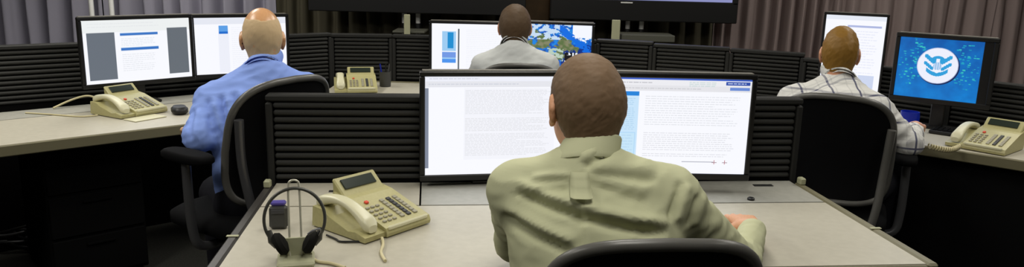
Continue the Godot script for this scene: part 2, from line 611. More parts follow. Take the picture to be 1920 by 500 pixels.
# ------------------------------------------------------------------ room shell, curtains, wall displays
func room() -> void:
	var x0 := -5.0
	var x1 := 5.2
	var z0 := -6.75
	var z1 := 1.6
	var cx := (x0 + x1) / 2
	var cz := (z0 + z1) / 2
	struct(bx(Vector3(cx, -0.05, cz), Vector3(x1 - x0 + 0.4, 0.1, z1 - z0 + 0.4)), "floor", M.carpet, "dark grey carpet floor")
	struct(bx(Vector3(cx, 2.76, cz), Vector3(x1 - x0 + 0.4, 0.1, z1 - z0 + 0.4)), "ceiling", M.ceiling)
	struct(bx(Vector3(cx, 1.355, z0 - 0.1), Vector3(x1 - x0 + 0.4, 2.71, 0.2)), "wall_back", M.wall)
	struct(bx(Vector3(cx, 1.355, z1 + 0.1), Vector3(x1 - x0 + 0.4, 2.71, 0.2)), "wall_front", M.wall)
	struct(bx(Vector3(x0 - 0.1, 1.355, cz), Vector3(0.2, 2.71, z1 - z0)), "wall_left", M.wall)
	struct(bx(Vector3(x1 + 0.1, 1.355, cz), Vector3(0.2, 2.71, z1 - z0)), "wall_right", M.wall)
	# brown timber column between the displays
	struct(bx(Vector3(0.175, 1.355, -6.5), Vector3(0.22, 2.71, 0.16), 0.01), "trim_1", M.wood, "brown timber column between the two wall displays")
	# curtains hang in front of the back wall
	var spans := [
		[-4.7, -3.35, "curtain_grey", 0.20, 0.12, "grey violet pleated curtain at the far left of the back wall"],
		[-3.35, -1.95, "curtain_grey", 0.17, 0.09, "grey violet pleated curtain behind the twin chrome poles"],
		[-1.95, -0.95, "curtain_olive", 0.135, 0.050, "dark brown pleated curtain above the bald man's right shoulder"],
		[-0.95, 0.05, "curtain_olive", 0.14, 0.045, "dark olive curtain strip under the left wall display"],
		[0.32, 1.62, "curtain_olive", 0.13, 0.050, "dark olive pleated curtain under the right wall display"],
		[1.62, 2.75, "curtain_taupe", 0.105, 0.065, "taupe pleated curtain just right of the wall display"],
		[2.75, 3.9, "curtain_taupe", 0.15, 0.045, "taupe pleated curtain behind the seal monitor"],
		[3.9, 5.05, "curtain_taupe", 0.14, 0.045, "taupe pleated curtain at the far right of the back wall"]]
	var nz := FastNoiseLite.new()
	nz.seed = 31
	nz.frequency = 1.0
	for s in spans:
		var g := G.new()
		var w: float = s[1] - s[0]
		var cols := int(w / 0.011)
		for side in [0.0, -0.004]:
			var rows: Array = []
			for j in 9:
				var y := 0.04 + 2.58 * j / 8.0
				var row: Array = []
				for i in cols + 1:
					var x: float = s[0] + w * i / cols
					var ph: float = TAU * (x + 0.05 * nz.get_noise_2d(x * 1.7, 3.0) + 0.03 * nz.get_noise_2d(x * 2.0, y * 0.8 + 9.0)) / s[3]
					var a: float = s[4] * (0.75 + 0.6 * nz.get_noise_2d(x * 2.3, 40.0))
					var z := a * (sin(ph) + 0.28 * sin(2.0 * ph + 1.0))
					row.append(Vector3(x - (s[0] + s[1]) / 2, y, z + side))
				rows.append(row)
			g.grid(rows, Vector3(0, 0, 1) if side == 0.0 else Vector3(0, 0, -1))
		solo(g, "curtain", M[s[2]], s[5], "curtain", Vector3((s[0] + s[1]) / 2, 0, -6.35), 0, "curtains along the back wall")
	# wall displays on twin pole stands
	display(Vector3(-0.75, 0, -5.95), 1.66, 1.085, "big dark wall display on the left, showing only its bottom edge", "left", -0.815)
	display(Vector3(0.982, 0, -5.95), 1.43, 1.07, "big dark wall display on the right with a pale strip of screen", "right", 0.94)
	var ps := thing("pole_stand", "pair of bright chrome poles rising behind the angled left monitor", "stand", Vector3(-2.99, 0, -5.6))
	put(bx(Vector3(0, 0.02, 0), Vector3(0.5, 0.04, 0.4), 0.01), "foot", M.black, ps)
	for k in [-1, 1]:
		var gp := G.new()
		gp.tube([Vector3(k * 0.073, 0.04, 0), Vector3(k * 0.073, 2.1, 0)], 0.017, 12)
		put(gp, "pole", M.chrome, ps)
	put(bx(Vector3(0, 2.1, 0), Vector3(0.3, 0.05, 0.06), 0.01), "crossbar", M.black, ps)

func display(at: Vector3, w: float, y0: float, label: String, side: String, px: float) -> void:
	var t := thing("wall_display", label, "display", at, 0, "wall displays")
	var h := w * 0.5625 + 0.09
	var g := G.new()
	g.box(X(Vector3(0, y0 + h / 2, -0.03)), Vector3(w, h, 0.06), 0.008)
	put(g, "housing", M.black, t)
	g = G.new()
	var bb := 0.158 if side != "left" else 0.18
	g.box(X(Vector3(0, y0 + bb / 2, 0.006)), Vector3(w, bb, 0.03), 0.006)
	g.box(X(Vector3(0, y0 + h - 0.02, 0.006)), Vector3(w, 0.04, 0.03), 0.006)
	for s in [-1, 1]:
		g.box(X(Vector3(s * (w / 2 - 0.022), y0 + h / 2 + 0.04, 0.006)), Vector3(0.044, h - bb - 0.04, 0.03), 0.006)
	put(g, "bezel", M.bezel, t)
	var sw := w - 0.088
	var sh := h - bb - 0.04
	var lit := side == "right"
	var sc := put(bx(Vector3(0, y0 + bb + sh / 2, 0.004), Vector3(sw, sh, 0.006), 0.001), "screen", lamp_mat(Color(0.62, 0.64, 0.86), 0.75) if lit else mat(Color(0.02, 0.02, 0.03), 0.15), t, "pale lit screen" if lit else "dark switched-off screen")
	if lit:
		var l := AreaLight3D.new()
		l.name = "screen_light"
		l.area_size = Vector2(sw, sh)
		l.area_normalize_energy = true
		l.light_energy = 0.06
		l.light_color = Color(0.62, 0.64, 0.86)
		l.shadow_enabled = true
		l.area_range = 12.0
		l.rotation.y = PI
		l.position = Vector3(0, y0 + bb + sh / 2, 0.03)
		t.add_child(l)
		put(bx(Vector3(-0.135, y0 + bb - 0.02, 0.0225), Vector3(0.09, 0.01, 0.003), 0.001), "name_plate", M.white, t)
	# stand
	var d := px - at.x
	var st := thing("display_stand", "twin chrome pole stand carrying the %s wall display" % side, "stand", Vector3(px, 0, at.z), 0, "display stands")
	for s in [-1, 1]:
		var gp := G.new()
		gp.tube([Vector3(s * 0.054, 0.06, -0.13), Vector3(s * 0.054, y0 + 0.7, -0.13)], 0.019, 12)
		put(gp, "pole", M.chrome, st)
		var gb := G.new()
		gb.tube([Vector3(s * 0.054, 0.945, -0.13), Vector3(s * 0.054, 1.0, -0.13)], 0.026, 12)
		put(gb, "collar", M.black, st)
	put(bx(Vector3(0, y0 + 0.45, -0.1), Vector3(0.4, 0.4, 0.03), 0.004), "mounting_plate", M.black, st)
	put(bx(Vector3(0, 0.03, -0.1), Vector3(0.8, 0.06, 0.5), 0.01), "foot", M.black, st)
	if side != "far left":
		var sx := 0.02 if side == "left" else 0.06
		var swd := 0.24 if side == "left" else 0.40
		put(bx(Vector3(sx, 0.955, 0.04), Vector3(swd, 0.05 if side == "right" else 0.016, 0.28), 0.004), "shelf", mat(Color(0.30, 0.30, 0.26), 0.6), st)
		var bxx := 0.012 if side == "left" else -0.187
		put(bx(Vector3(bxx, 0.545, 0.19), Vector3(0.045 if side == "left" else 0.062, 1.085, 0.02), 0.004), "cable_cover", M.beige, st)

# ------------------------------------------------------------------ slatted partitions
func partition(a: Vector2, b: Vector2, h: float, label: String, posts := true) -> void:
	var mid := (a + b) / 2
	var L := a.distance_to(b)
	var yaw := rad_to_deg(atan2(-(b.y - a.y), b.x - a.x))
	var t := thing("slat_partition", label, "partition", Vector3(mid.x, 0, mid.y), yaw, "slatted desk partitions")
	var low := 0.735
	put(bx(Vector3(0, low / 2, 0), Vector3(L - 0.004, low, 0.04), 0.003), "lower_panel", M.panel, t)
	put(bx(Vector3(0, (low + h) / 2, -0.004), Vector3(L - 0.01, h - low - 0.02, 0.022), 0.002), "core", M.slat_back, t)
	var n := int(round((h - 0.02 - low) / 0.0238))
	var pitch := (h - 0.022 - low) / n
	var g := G.new()
	g.box(X(), Vector3(L - 0.05, pitch * 0.74, 0.05), 0.006)
	var m := g.mesh()
	for k in n:
		var o := put(m, "slat", M.slat, t)
		o.position = Vector3(0, low + pitch * (k + 0.5), 0)
	put(bx(Vector3(0, h - 0.009, 0), Vector3(L - 0.004, 0.022, 0.056), 0.005), "top_cap", M.cap, t)
	if posts:
		for s in [-1, 1]:
			put(bx(Vector3(s * (L / 2 - 0.012), h / 2 - 0.012, 0), Vector3(0.022, h - 0.024, 0.058), 0.005), "post", M.cap, t)

func partitions() -> void:
	# front desk
	var e := Vector2(cos(deg_to_rad(6.4)), -sin(deg_to_rad(6.4)))
	var c := Vector2(0.113, -2.565) + Vector2(-sin(deg_to_rad(6.4)), -cos(deg_to_rad(6.4))) * 0.06
	partition(c - e * 0.935, c + e * 0.935, 1.028, "charcoal slatted partition behind the nearest desk's twin monitors")
	var P := [Vector2(-3.0, -3.27), Vector2(-2.06, -4.02), Vector2(-1.15, -4.80), Vector2(-0.77, -4.86), Vector2(0.52, -4.86), Vector2(0.86, -4.76), Vector2(1.3, -4.63), Vector2(1.69, -4.46), Vector2(2.22, -3.88), Vector2(2.75, -3.30)]
	var names := [
		"charcoal slatted partition at the far left behind the left desk", "charcoal slatted partition behind the bald man's monitors",
		"short charcoal slatted partition behind the cream phone of the back desk", "charcoal slatted partition behind the back desk's monitors",
		"narrow charcoal slatted partition just right of the map monitor", "charcoal slatted partition left of the plaid shirt's partition run, second segment right of map monitor",
		"charcoal slatted partition ending behind the plaid-shirted man's left shoulder", "dark slatted partition behind the upright monitor", "dark slatted partition at the far right behind the seal monitor"]
	for i in P.size() - 1:
		partition(P[i], P[i + 1], [1.025, 1.025, 1.02, 1.02, 1.025, 1.015, 1.01, 0.985, 0.97][i], names[i])

# ------------------------------------------------------------------ desks
func slab(poly: PackedVector2Array, y: float, th: float) -> G:
	var g := G.new()
	# polygon given as (x, z); local xy plane turned so that z of the prism is up
	var q := PackedVector2Array()
	for p in poly:
		q.append(Vector2(p.x, -p.y))
	g.prism(Transform3D(Basis(Vector3.RIGHT, Vector3(0, 0, -1), Vector3.UP), Vector3.ZERO), q, y - th, y)
	return g

func rect(x0: float, z0: float, x1: float, z1: float) -> PackedVector2Array:
	return PackedVector2Array([Vector2(x0, z0), Vector2(x1, z0), Vector2(x1, z1), Vector2(x0, z1)])

func desks() -> void:
	# nearest desk, local frame: far edge at z = 0, near edge at z = 0.76
	var t := thing("desk", "cream laminate desk in the foreground with grey rear strip", "desk", Vector3(0.113, 0, -2.565), 6.4, "workstation desks")
	var W := 0.905
	put(slab(rect(-W, 0.235, W, 0.765), 0.73, 0.03), "worktop", M.desk, t)
	put(slab(rect(-W, -0.025, -0.425, 0.226), 0.73, 0.03), "rear_strip", M.desk, t, "cream rear strip left of the seam")
	put(slab(rect(-0.419, -0.025, W, 0.226), 0.73, 0.03), "rear_strip", M.desk_grey, t, "grey rear strip cover with two dark latches")
	put(bx(Vector3(0, 0.69, 0.38), Vector3(2 * W, 0.02, 0.74)), "support_tray", M.dark_rail, t)
	put(bx(Vector3(0, 0.712, 0.772), Vector3(2 * W, 0.034, 0.012), 0.004), "front_edge", M.edge, t)
	for k in [[-0.19, 0.205], [0.665, 0.2]]:
		var g := G.new()
		g.lathe(X(Vector3(k[0], 0.73, k[1])), [Vector2(0.012, 0), Vector2(0.012, 0.006), Vector2(0.008, 0.009), Vector2(0, 0.009)], 14)
		put(g, "latch", M.dark_rail, t)
	put(bx(Vector3(0.78, 0.7305, 0.035), Vector3(0.07, 0.004, 0.02), 0.001), "cable_slot", M.dark_rail, t)
	put(bx(Vector3(-0.69, 0.7305, 0.075), Vector3(0.06, 0.004, 0.016), 0.001), "cable_slot", M.dark_rail, t)
	for s in [-1, 1]:
		put(bx(Vector3(s * (W + 0.017), 0.705, 0.39), Vector3(0.03, 0.056, 0.77), 0.006), "side_rail", M.rail if s < 0 else M.edge, t)
		put(bx(Vector3(s * (W + 0.012), 0.35, 0.39), Vector3(0.03, 0.66, 0.72), 0.004), "end_panel", M.panel, t)
		put(bx(Vector3(s * (W + 0.018), 0.745, 0.03), Vector3(0.022, 0.025, 0.03), 0.004), "clip", M.beige, t, "small beige plastic clip")
		put(bx(Vector3(s * (W + 0.018), 0.7345, 0.50), Vector3(0.032, 0.003, 0.012), 0.001), "rail_joint", M.beige, t)
	put(bx(Vector3(0, 0.4, 0.06), Vector3(2 * W - 0.05, 0.56, 0.02)), "modesty_panel", M.panel, t)
	# left desk
	t = thing("desk", "cream laminate desk on the left in front of the bald man", "desk", Vector3(-1.87, 0, -3.02), 43, "workstation desks")
	# local: front edge z = 0 at n = 3.48; x along e
	put(slab(rect(-0.75, -0.53, 1.02, 0.0), 0.73, 0.03), "worktop", M.desk, t)
	put(slab(rect(-0.75, -0.74, 1.02, -0.54), 0.73, 0.03), "rear_strip", M.desk_grey, t)
	put(bx(Vector3(0.135, 0.693, -0.37), Vector3(1.77, 0.014, 0.72)), "support_tray", M.dark_rail, t)
	put(bx(Vector3(0.135, 0.707, 0.006), Vector3(1.77, 0.046, 0.012), 0.004), "front_edge", M.edge, t)
	for x in [-0.74, 1.0]:
		put(bx(Vector3(x, 0.34, -0.39), Vector3(0.03, 0.68, 0.66), 0.004), "end_panel", M.panel, t)
	# pedestal under it
	var ped := thing("drawer_pedestal", "dark drawer pedestal under the left desk", "cabinet", Vector3(-2.04, 0, -3.5), 43)
	put(bx(Vector3(0, 0.33, 0), Vector3(0.4, 0.62, 0.5), 0.004), "body", M.panel, ped)
	for k in 3:
		var dr := put(bx(Vector3(0, 0.13 + 0.2 * k, 0.256), Vector3(0.385, 0.185, 0.014), 0.003), "drawer", M.panel, ped)
		put(bx(Vector3(0, 0.19 + 0.2 * k, 0.268), Vector3(0.12, 0.012, 0.012), 0.003), "handle", M.slat_back, dr)
	put(bx(Vector3(0, 0.012, 0), Vector3(0.36, 0.02, 0.46), 0.003), "plinth", M.black, ped)
	# back desk
	t = thing("desk", "cream laminate desk at the back holding phone, pen cup and map monitor", "desk", Vector3(0, 0, 0), 0, "workstation desks")
	var poly := PackedVector2Array([Vector2(-1.08, -4.20), Vector2(0.9, -4.14), Vector2(1.15, -4.10), Vector2(1.57, -4.46), Vector2(1.27, -4.58), Vector2(0.52, -4.80), Vector2(-1.08, -4.80)])
	put(slab(poly, 0.73, 0.03), "worktop", M.desk, t)
	put(bx(Vector3(-0.28, 0.732, -4.775), Vector3(1.56, 0.004, 0.03), 0.001), "cable_slot", M.edge, t)
	put(bx(Vector3(-0.1, 0.69, -4.48), Vector3(1.9, 0.02, 0.5)), "support_tray", M.dark_rail, t)
	for x in [-1.06, 1.0]:
		put(bx(Vector3(x, 0.34, -4.48), Vector3(0.03, 0.68, 0.5), 0.004), "end_panel", M.panel, t)
	# right desk
	t = thing("desk", "cream laminate desk on the right with handset phone and seal monitor", "desk", Vector3(1.985, 0, -3.225), -40, "workstation desks")
	put(slab(rect(-0.85, -0.50, 1.0, 0.0), 0.73, 0.03), "worktop", M.desk, t)
	put(bx(Vector3(0.075, 0.693, -0.25), Vector3(1.85, 0.014, 0.49)), "support_tray", M.dark_rail, t)
	put(bx(Vector3(0.075, 0.707, 0.006), Vector3(1.85, 0.046, 0.012), 0.004), "front_edge", M.edge, t)
	put(bx(Vector3(0.075, 0.36, -0.05), Vector3(1.0, 0.66, 0.02)), "modesty_panel", M.black_soft, t)
	for x in [-0.83, 0.98]:
		put(bx(Vector3(x, 0.34, -0.26), Vector3(0.03, 0.68, 0.46), 0.004), "end_panel", M.panel, t)

# ------------------------------------------------------------------ monitors
func text_lines(im: Image, x: int, y: int, w: int, n: int, step: int, col: Color, h := 2, sd := 1) -> void:
	var q := RandomNumberGenerator.new()
	q.seed = sd
	for k in n:
		var cx := x
		var stop := x + int(w * (q.randf_range(0.55, 1.0) if k % 5 == 4 else q.randf_range(0.9, 1.0)))
		while cx < stop:
			var ww := q.randi_range(6, 26)
			im.fill_rect(Rect2i(cx, y + k * step, mini(ww, stop - cx), h), col)
			cx += ww + 4

func page(w: int, h: int) -> Image:
	var im := Image.create(w, h, false, Image.FORMAT_RGB8)
	im.fill(Color(0.975, 0.98, 1.0))
	return im

func screens() -> Dictionary:
	var S := {}
	# nearest left: a document page
	var im := page(720, 450)
	im.fill_rect(Rect2i(0, 0, 720, 22), Color(0.93, 0.94, 0.98))
	im.fill_rect(Rect2i(0, 22, 720, 26), Color(0.90, 0.905, 0.93))
	text_lines(im, 20, 8, 240, 1, 10, Color(0.82, 0.83, 0.88), 4, 3)
	text_lines(im, 16, 32, 420, 1, 10, Color(0.83, 0.84, 0.88), 5, 4)
	im.fill_rect(Rect2i(0, 52, 16, 366), Color(0.50, 0.53, 0.60))
	im.fill_rect(Rect2i(178, 52, 430, 330), Color(0.955, 0.96, 0.985))
	text_lines(im, 184, 62, 400, 16, 7, Color(0.885, 0.89, 0.91), 3, 5)
	text_lines(im, 184, 190, 400, 9, 7, Color(0.88, 0.885, 0.905), 3, 6)
	text_lines(im, 184, 262, 400, 15, 7, Color(0.885, 0.89, 0.91), 3, 7)
	S.document = im
	# nearest right: mail program
	im = page(720, 450)
	im.fill_rect(Rect2i(0, 0, 720, 8), Color(0.25, 0.38, 0.78))
	im.fill_rect(Rect2i(0, 8, 720, 26), Color(0.93, 0.93, 0.95))
	im.fill_rect(Rect2i(0, 34, 720, 26), Color(0.90, 0.90, 0.92))
	text_lines(im, 14, 20, 260, 1, 10, Color(0.75, 0.75, 0.78), 4, 8)
	text_lines(im, 430, 16, 130, 3, 8, Color(0.80, 0.86, 0.86), 4, 9)
	im.fill_rect(Rect2i(600, 12, 112, 16), Color(0.20, 0.31, 0.66))
	text_lines(im, 608, 18, 90, 1, 10, Color(0.80, 0.85, 0.95), 4, 10)
	im.fill_rect(Rect2i(620, 38, 92, 14), Color(0.42, 0.55, 0.84))
	text_lines(im, 14, 46, 480, 1, 10, Color(0.80, 0.80, 0.82), 4, 11)
	im.fill_rect(Rect2i(90, 64, 112, 386), Color(0.79, 0.90, 0.985))
	im.fill_rect(Rect2i(90, 64, 112, 20), Color(0.15, 0.52, 0.86))
	text_lines(im, 98, 96, 90, 17, 9, Color(0.68, 0.82, 0.93), 3, 12)
	im.fill_rect(Rect2i(98, 256, 96, 150), Color(0.70, 0.85, 0.97))
	im.fill_rect(Rect2i(102, 260, 88, 142), Color(0.78, 0.90, 0.98))
	text_lines(im, 106, 270, 78, 8, 14, Color(0.70, 0.83, 0.94), 3, 13)
	text_lines(im, 232, 84, 440, 13, 11, Color(0.87, 0.875, 0.90), 3, 14)
	text_lines(im, 232, 256, 430, 9, 10, Color(0.86, 0.865, 0.89), 3, 15)
	text_lines(im, 232, 356, 420, 2, 10, Color(0.86, 0.865, 0.89), 3, 16)
	im.fill_rect(Rect2i(420, 392, 150, 3), Color(0.62, 0.63, 0.68))
	for x in [572, 622]:
		im.fill_rect(Rect2i(x, 384, 3, 20), Color(0.72, 0.42, 0.46))
		im.fill_rect(Rect2i(x - 10, 394, 24, 3), Color(0.62, 0.52, 0.56))
	S.mail = im
	# left desk, left monitor: page between two grey margins
	im = page(640, 400)
	im.fill_rect(Rect2i(0, 0, 640, 78), Color(0.93, 0.945, 0.945))
	text_lines(im, 30, 20, 420, 2, 20, Color(0.90, 0.91, 0.92), 5, 17)
	im.fill_rect(Rect2i(22, 78, 158, 300), Color(0.41, 0.44, 0.48))
	im.fill_rect(Rect2i(496, 62, 128, 308), Color(0.40, 0.43, 0.46))
	for k in [[212, 84, 226, 18], [212, 178, 226, 20]]:
		im.fill_rect(Rect2i(k[0], k[1], k[2], k[3]), Color(0.20, 0.44, 0.77))
		im.fill_rect(Rect2i(k[0], k[1], k[2], 4), Color(0.62, 0.74, 0.88))
		im.fill_rect(Rect2i(k[0], k[1] + k[3] - 3, k[2], 4), Color(0.50, 0.62, 0.80))
	text_lines(im, 216, 120, 210, 5, 11, Color(0.88, 0.90, 0.93), 4, 18)
	text_lines(im, 216, 222, 200, 9, 13, Color(0.89, 0.90, 0.92), 4, 19)
	S.margins = im
	# left desk, right monitor
	im = page(640, 400)
	im.fill_rect(Rect2i(0, 0, 640, 46), Color(0.90, 0.91, 0.95))
	im.fill_rect(Rect2i(158, 60, 72, 330), Color(0.93, 0.94, 0.98))
	im.fill_rect(Rect2i(164, 56, 62, 58), Color(0.36, 0.62, 0.90))
	im.fill_rect(Rect2i(164, 98, 62, 16), Color(0.12, 0.42, 0.80))
	text_lines(im, 250, 70, 320, 20, 15, Color(0.93, 0.94, 0.97), 4, 20)
	S.tile = im
	# back desk, left monitor
	im = page(640, 400)
	im.fill_rect(Rect2i(84, 62, 112, 258), Color(0.62, 0.80, 0.95))
	im.fill_rect(Rect2i(128, 70, 48, 130), Color(0.12, 0.56, 0.82))
	im.fill_rect(Rect2i(84, 232, 112, 44), Color(0.45, 0.60, 0.90))
	im.fill_rect(Rect2i(84, 288, 112, 30), Color(0.30, 0.58, 0.93))
	im.fill_rect(Rect2i(84, 222, 112, 8), Color(0.95, 0.96, 1.0))
	im.fill_rect(Rect2i(212, 40, 12, 360), Color(0.36, 0.40, 0.44))
	text_lines(im, 280, 46, 330, 22, 15, Color(0.93, 0.94, 0.96), 4, 21)
	S.panel = im
	# back desk, right monitor: an aerial picture, blue water, green land, white cloud
	im = Image.create(320, 200, false, Image.FORMAT_RGB8)
	var a := FastNoiseLite.new()
	a.seed = 5
	a.frequency = 0.014
	var b := FastNoiseLite.new()
	b.seed = 9
	b.frequency = 0.05
	for y in 200:
		for x in 320:
			var land := a.get_noise_2d(x * 1.0, y * 1.4) + 0.55 - absf(y - 92.0) / 110.0 - maxf(0.0, (x - 190.0) / 180.0)
			var cl := b.get_noise_2d(x * 0.6 + 50.0, y) * 0.9
			var c := Color(0.05, 0.30, 0.72).lerp(Color(0.10, 0.52, 0.88), clampf(0.5 + 1.6 * b.get_noise_2d(x * 0.8, y * 0.8 + 90.0), 0.0, 1.0))
			if x > 190 and y > 80:
				c = c.lerp(Color(0.01, 0.10, 0.42), 0.75)
			if land > 0.25:
				c = Color(0.36, 0.44, 0.26).lerp(Color(0.52, 0.52, 0.40), clampf(0.5 + 2.0 * cl, 0.0, 1.0))
			if y < 62 and cl + (0.16 if x < 190 else 0.0) > 0.05 and x < 230:
				c = Color(0.78, 0.86, 0.95)
			if x > 236 and y < 70 - (x - 236) * 0.18 + cl * 40.0:
				c = Color(0.96, 0.97, 1.0)
			if absf((y - 20.0) - (x - 190.0) * 0.75) < 15.0 + 24.0 * cl and x > 180 and y < 110:
				c = Color(0.03, 0.42, 0.88)
			if x > 120 and x < 200 and y > 96 and y < 150 and cl > -0.02:
				c = Color(0.72, 0.80, 0.74)
			if x > 205 and x < 262 and y > 112 and y < 158:
				c = Color(0.02, 0.02, 0.06)
				if x > 238 and x < 246 or cl > 0.22:
					c = Color(0.93, 0.95, 0.98)
			im.set_pixel(x, y, c)
	S.aerial = im
	# right desk: upright page
	im = page(320, 480)
	im.fill_rect(Rect2i(0, 0, 320, 22), Color(0.90, 0.92, 0.96))
	im.fill_rect(Rect2i(120, 48, 180, 10), Color(0.68, 0.72, 0.88))
	text_lines(im, 40, 76, 250, 24, 14, Color(0.90, 0.91, 0.97), 4, 23)
	im.fill_rect(Rect2i(206, 300, 84, 90), Color(0.80, 0.84, 0.94))
	S.upright = im
	S.seal = seal_picture()
	return S

# blue desktop picture with a white disc: a spread eagle over a shield, drawn in blue
func seal_picture() -> Image:
	var w := 480
	var h := 360
	var im := Image.create(w, h, false, Image.FORMAT_RGB8)
	var n := FastNoiseLite.new()
	n.seed = 77
	n.frequency = 0.03
	for y in h:
		for x in w:
			if x > 432:
				im.set_pixel(x, y, Color(0.018, 0.018, 0.022))
				continue
			var c := Color(0.03, 0.34, 0.66).lerp(Color(0.03, 0.50, 0.82), clampf(float(y) / h * 0.6 + 0.5 * n.get_noise_2d(x * 0.3, y * 0.3) + 0.2, 0.0, 1.0))
			im.set_pixel(x, y, c)
	var q := RandomNumberGenerator.new()
	q.seed = 12
	var mid := Vector2(212, 158)
	for k in 130:      # rays of light dots on either side of the disc
		var left := k % 2 == 0
		var ang := q.randf_range(-0.9, 0.75) + (PI if left else 0.0)
		var rad := q.randf_range(112, 210)
		var pt := mid + Vector2(cos(ang), sin(ang) * (-1.0 if left else 1.0)) * rad
		var col := Color(0.10, 0.62, 0.76) if q.randf() < 0.7 else Color(0.22, 0.76, 0.74)
		var sz := q.randi_range(3, 9)
		var rc := Rect2i(int(pt.x), int(pt.y), sz + q.randi_range(0, 10), sz)
		if rc.end.x < 430 and rc.position.x > 0:
			im.fill_rect(rc, col)
	for y in h:
		for x in w:
			var d := Vector2(x, y).distance_to(mid)
			var e := Vector2(x, y).distance_to(mid + Vector2(5, 5))
			if d < 104:
				im.set_pixel(x, y, Color(0.93, 0.94, 0.99))
			elif d < 108:
				im.set_pixel(x, y, Color(0.74, 0.78, 0.90))
			elif e < 110:
				im.set_pixel(x, y, Color(0.05, 0.14, 0.34))
	var blue := Color(0.18, 0.62, 0.86)
	var pale := Color(0.60, 0.76, 0.92)
	var seg := func(p: Vector2, a: Vector2, b: Vector2) -> float:
		return p.distance_to(Geometry2D.get_closest_point_to_segment(p, a, b))
	for y in range(-72, 73):
		for x in range(-72, 73):
			var pt := Vector2(absf(x), y) / 104.0
			var c := Color(0, 0, 0, 0)
			if Vector2(pt.x / 0.21, (pt.y - 0.02) / 0.24).length() < 1.0:                # shield
				c = pale if int(x + 72) % 12 < 8 else Color(0.84, 0.89, 0.97)
			if Vector2(pt.x / 0.34, (pt.y + 0.33) / 0.23).length() < 1.0 and pt.y < -0.2:   # head and shoulders
				c = blue
			var tip := 0.5 + 0.5 * sin(pt.x * 60.0)
			if seg.call(pt, Vector2(0.22, -0.2), Vector2(0.60, -0.52)) < 0.085 + 0.03 * tip:  # upper wing
				c = blue
			if seg.call(pt, Vector2(0.26, 0.18), Vector2(0.62, -0.12)) < 0.07 + 0.03 * tip:   # lower wing
				c = blue
			var arc := 0.50 - 0.85 * pt.x * pt.x
			if pt.x < 0.54 and absf(pt.y - arc) < 0.10 + 0.02 * tip:                       # tail, branch and arrows
				c = blue
			if pt.x < 0.09 and pt.y > -0.40 and pt.y < -0.2:
				c = Color(0.94, 0.95, 0.99)
			if Vector2(pt.x, pt.y - 0.33).length() < 0.1:
				c = Color(0.94, 0.95, 0.99)
			if c.a > 0.5:
				im.set_pixel(int(mid.x) + x, int(mid.y) + y, c)
	return im

func monitor(at: Vector3, yaw: float, w: float, h: float, pic: Image, label: String, bez := 0.017, tilt := 0.0, base_y := 0.73) -> void:
	var t := thing("monitor", label, "monitor", Vector3(at.x, base_y, at.z), yaw, "desk monitors")
	var y := at.y - base_y
	var low := bez * 1.25
	var g := G.new()
	g.box(X(Vector3(0, y + h / 2 - bez / 2, 0)), Vector3(w, bez, 0.03), 0.003)
	g.box(X(Vector3(0, y - h / 2 + low / 2, 0)), Vector3(w, low, 0.03), 0.003)
	for s in [-1, 1]:
		g.box(X(Vector3(s * (w / 2 - bez / 2), y + (low - bez) / 2, 0)), Vector3(bez, h - bez - low, 0.03), 0.003)
	put(g, "bezel", M.bezel, t)
	put(bx(Vector3(0, y, -0.017), Vector3(w - 0.008, h - 0.008, 0.028), 0.008), "back_cover", M.bezel, t)
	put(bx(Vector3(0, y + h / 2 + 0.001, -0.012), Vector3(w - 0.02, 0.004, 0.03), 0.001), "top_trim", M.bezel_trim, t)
	var sw := w - 2 * bez
	var sh := h - bez - low
	var yc := y + (low - bez) / 2
	var zf := 0.008
	g = G.new()
	var q := [Vector3(-sw / 2, yc + sh / 2, zf), Vector3(sw / 2, yc + sh / 2, zf), Vector3(sw / 2, yc - sh / 2, zf), Vector3(-sw / 2, yc - sh / 2, zf)]
	g.quad(q[0], q[1], q[2], q[3], Vector3(0, 0, 1))
	g.box(X(Vector3(0, yc, zf - 0.004)), Vector3(sw, sh, 0.006), 0.0005)
	# only the front face shows the picture: the box behind takes its corner colour
	for i in range(6, g.uv.size()):
		g.uv[i] = Vector2(0.002, 0.002)
	put(g, "screen", lamp_mat(Color.WHITE, 1.0, ImageTexture.create_from_image(pic)), t, "lit screen")
	var l := AreaLight3D.new()
	l.name = "screen_light"
	l.area_size = Vector2(sw, sh)
	l.area_normalize_energy = true
	l.light_energy = 0.03
	l.light_color = Color(0.9, 0.94, 1.0)
	l.shadow_enabled = true
	l.area_range = 8.0
	l.rotation.y = PI
	l.position = Vector3(0, yc, 0.022)
	t.add_child(l)
	put(bx(Vector3(0, (y) / 2 + 0.006, -0.042), Vector3(0.06, y, 0.022), 0.004), "stand_neck", M.bezel, t)
	put(bx(Vector3(0, 0.007, -0.055), Vector3(0.2, 0.014, 0.09), 0.004), "stand_base", M.bezel, t)

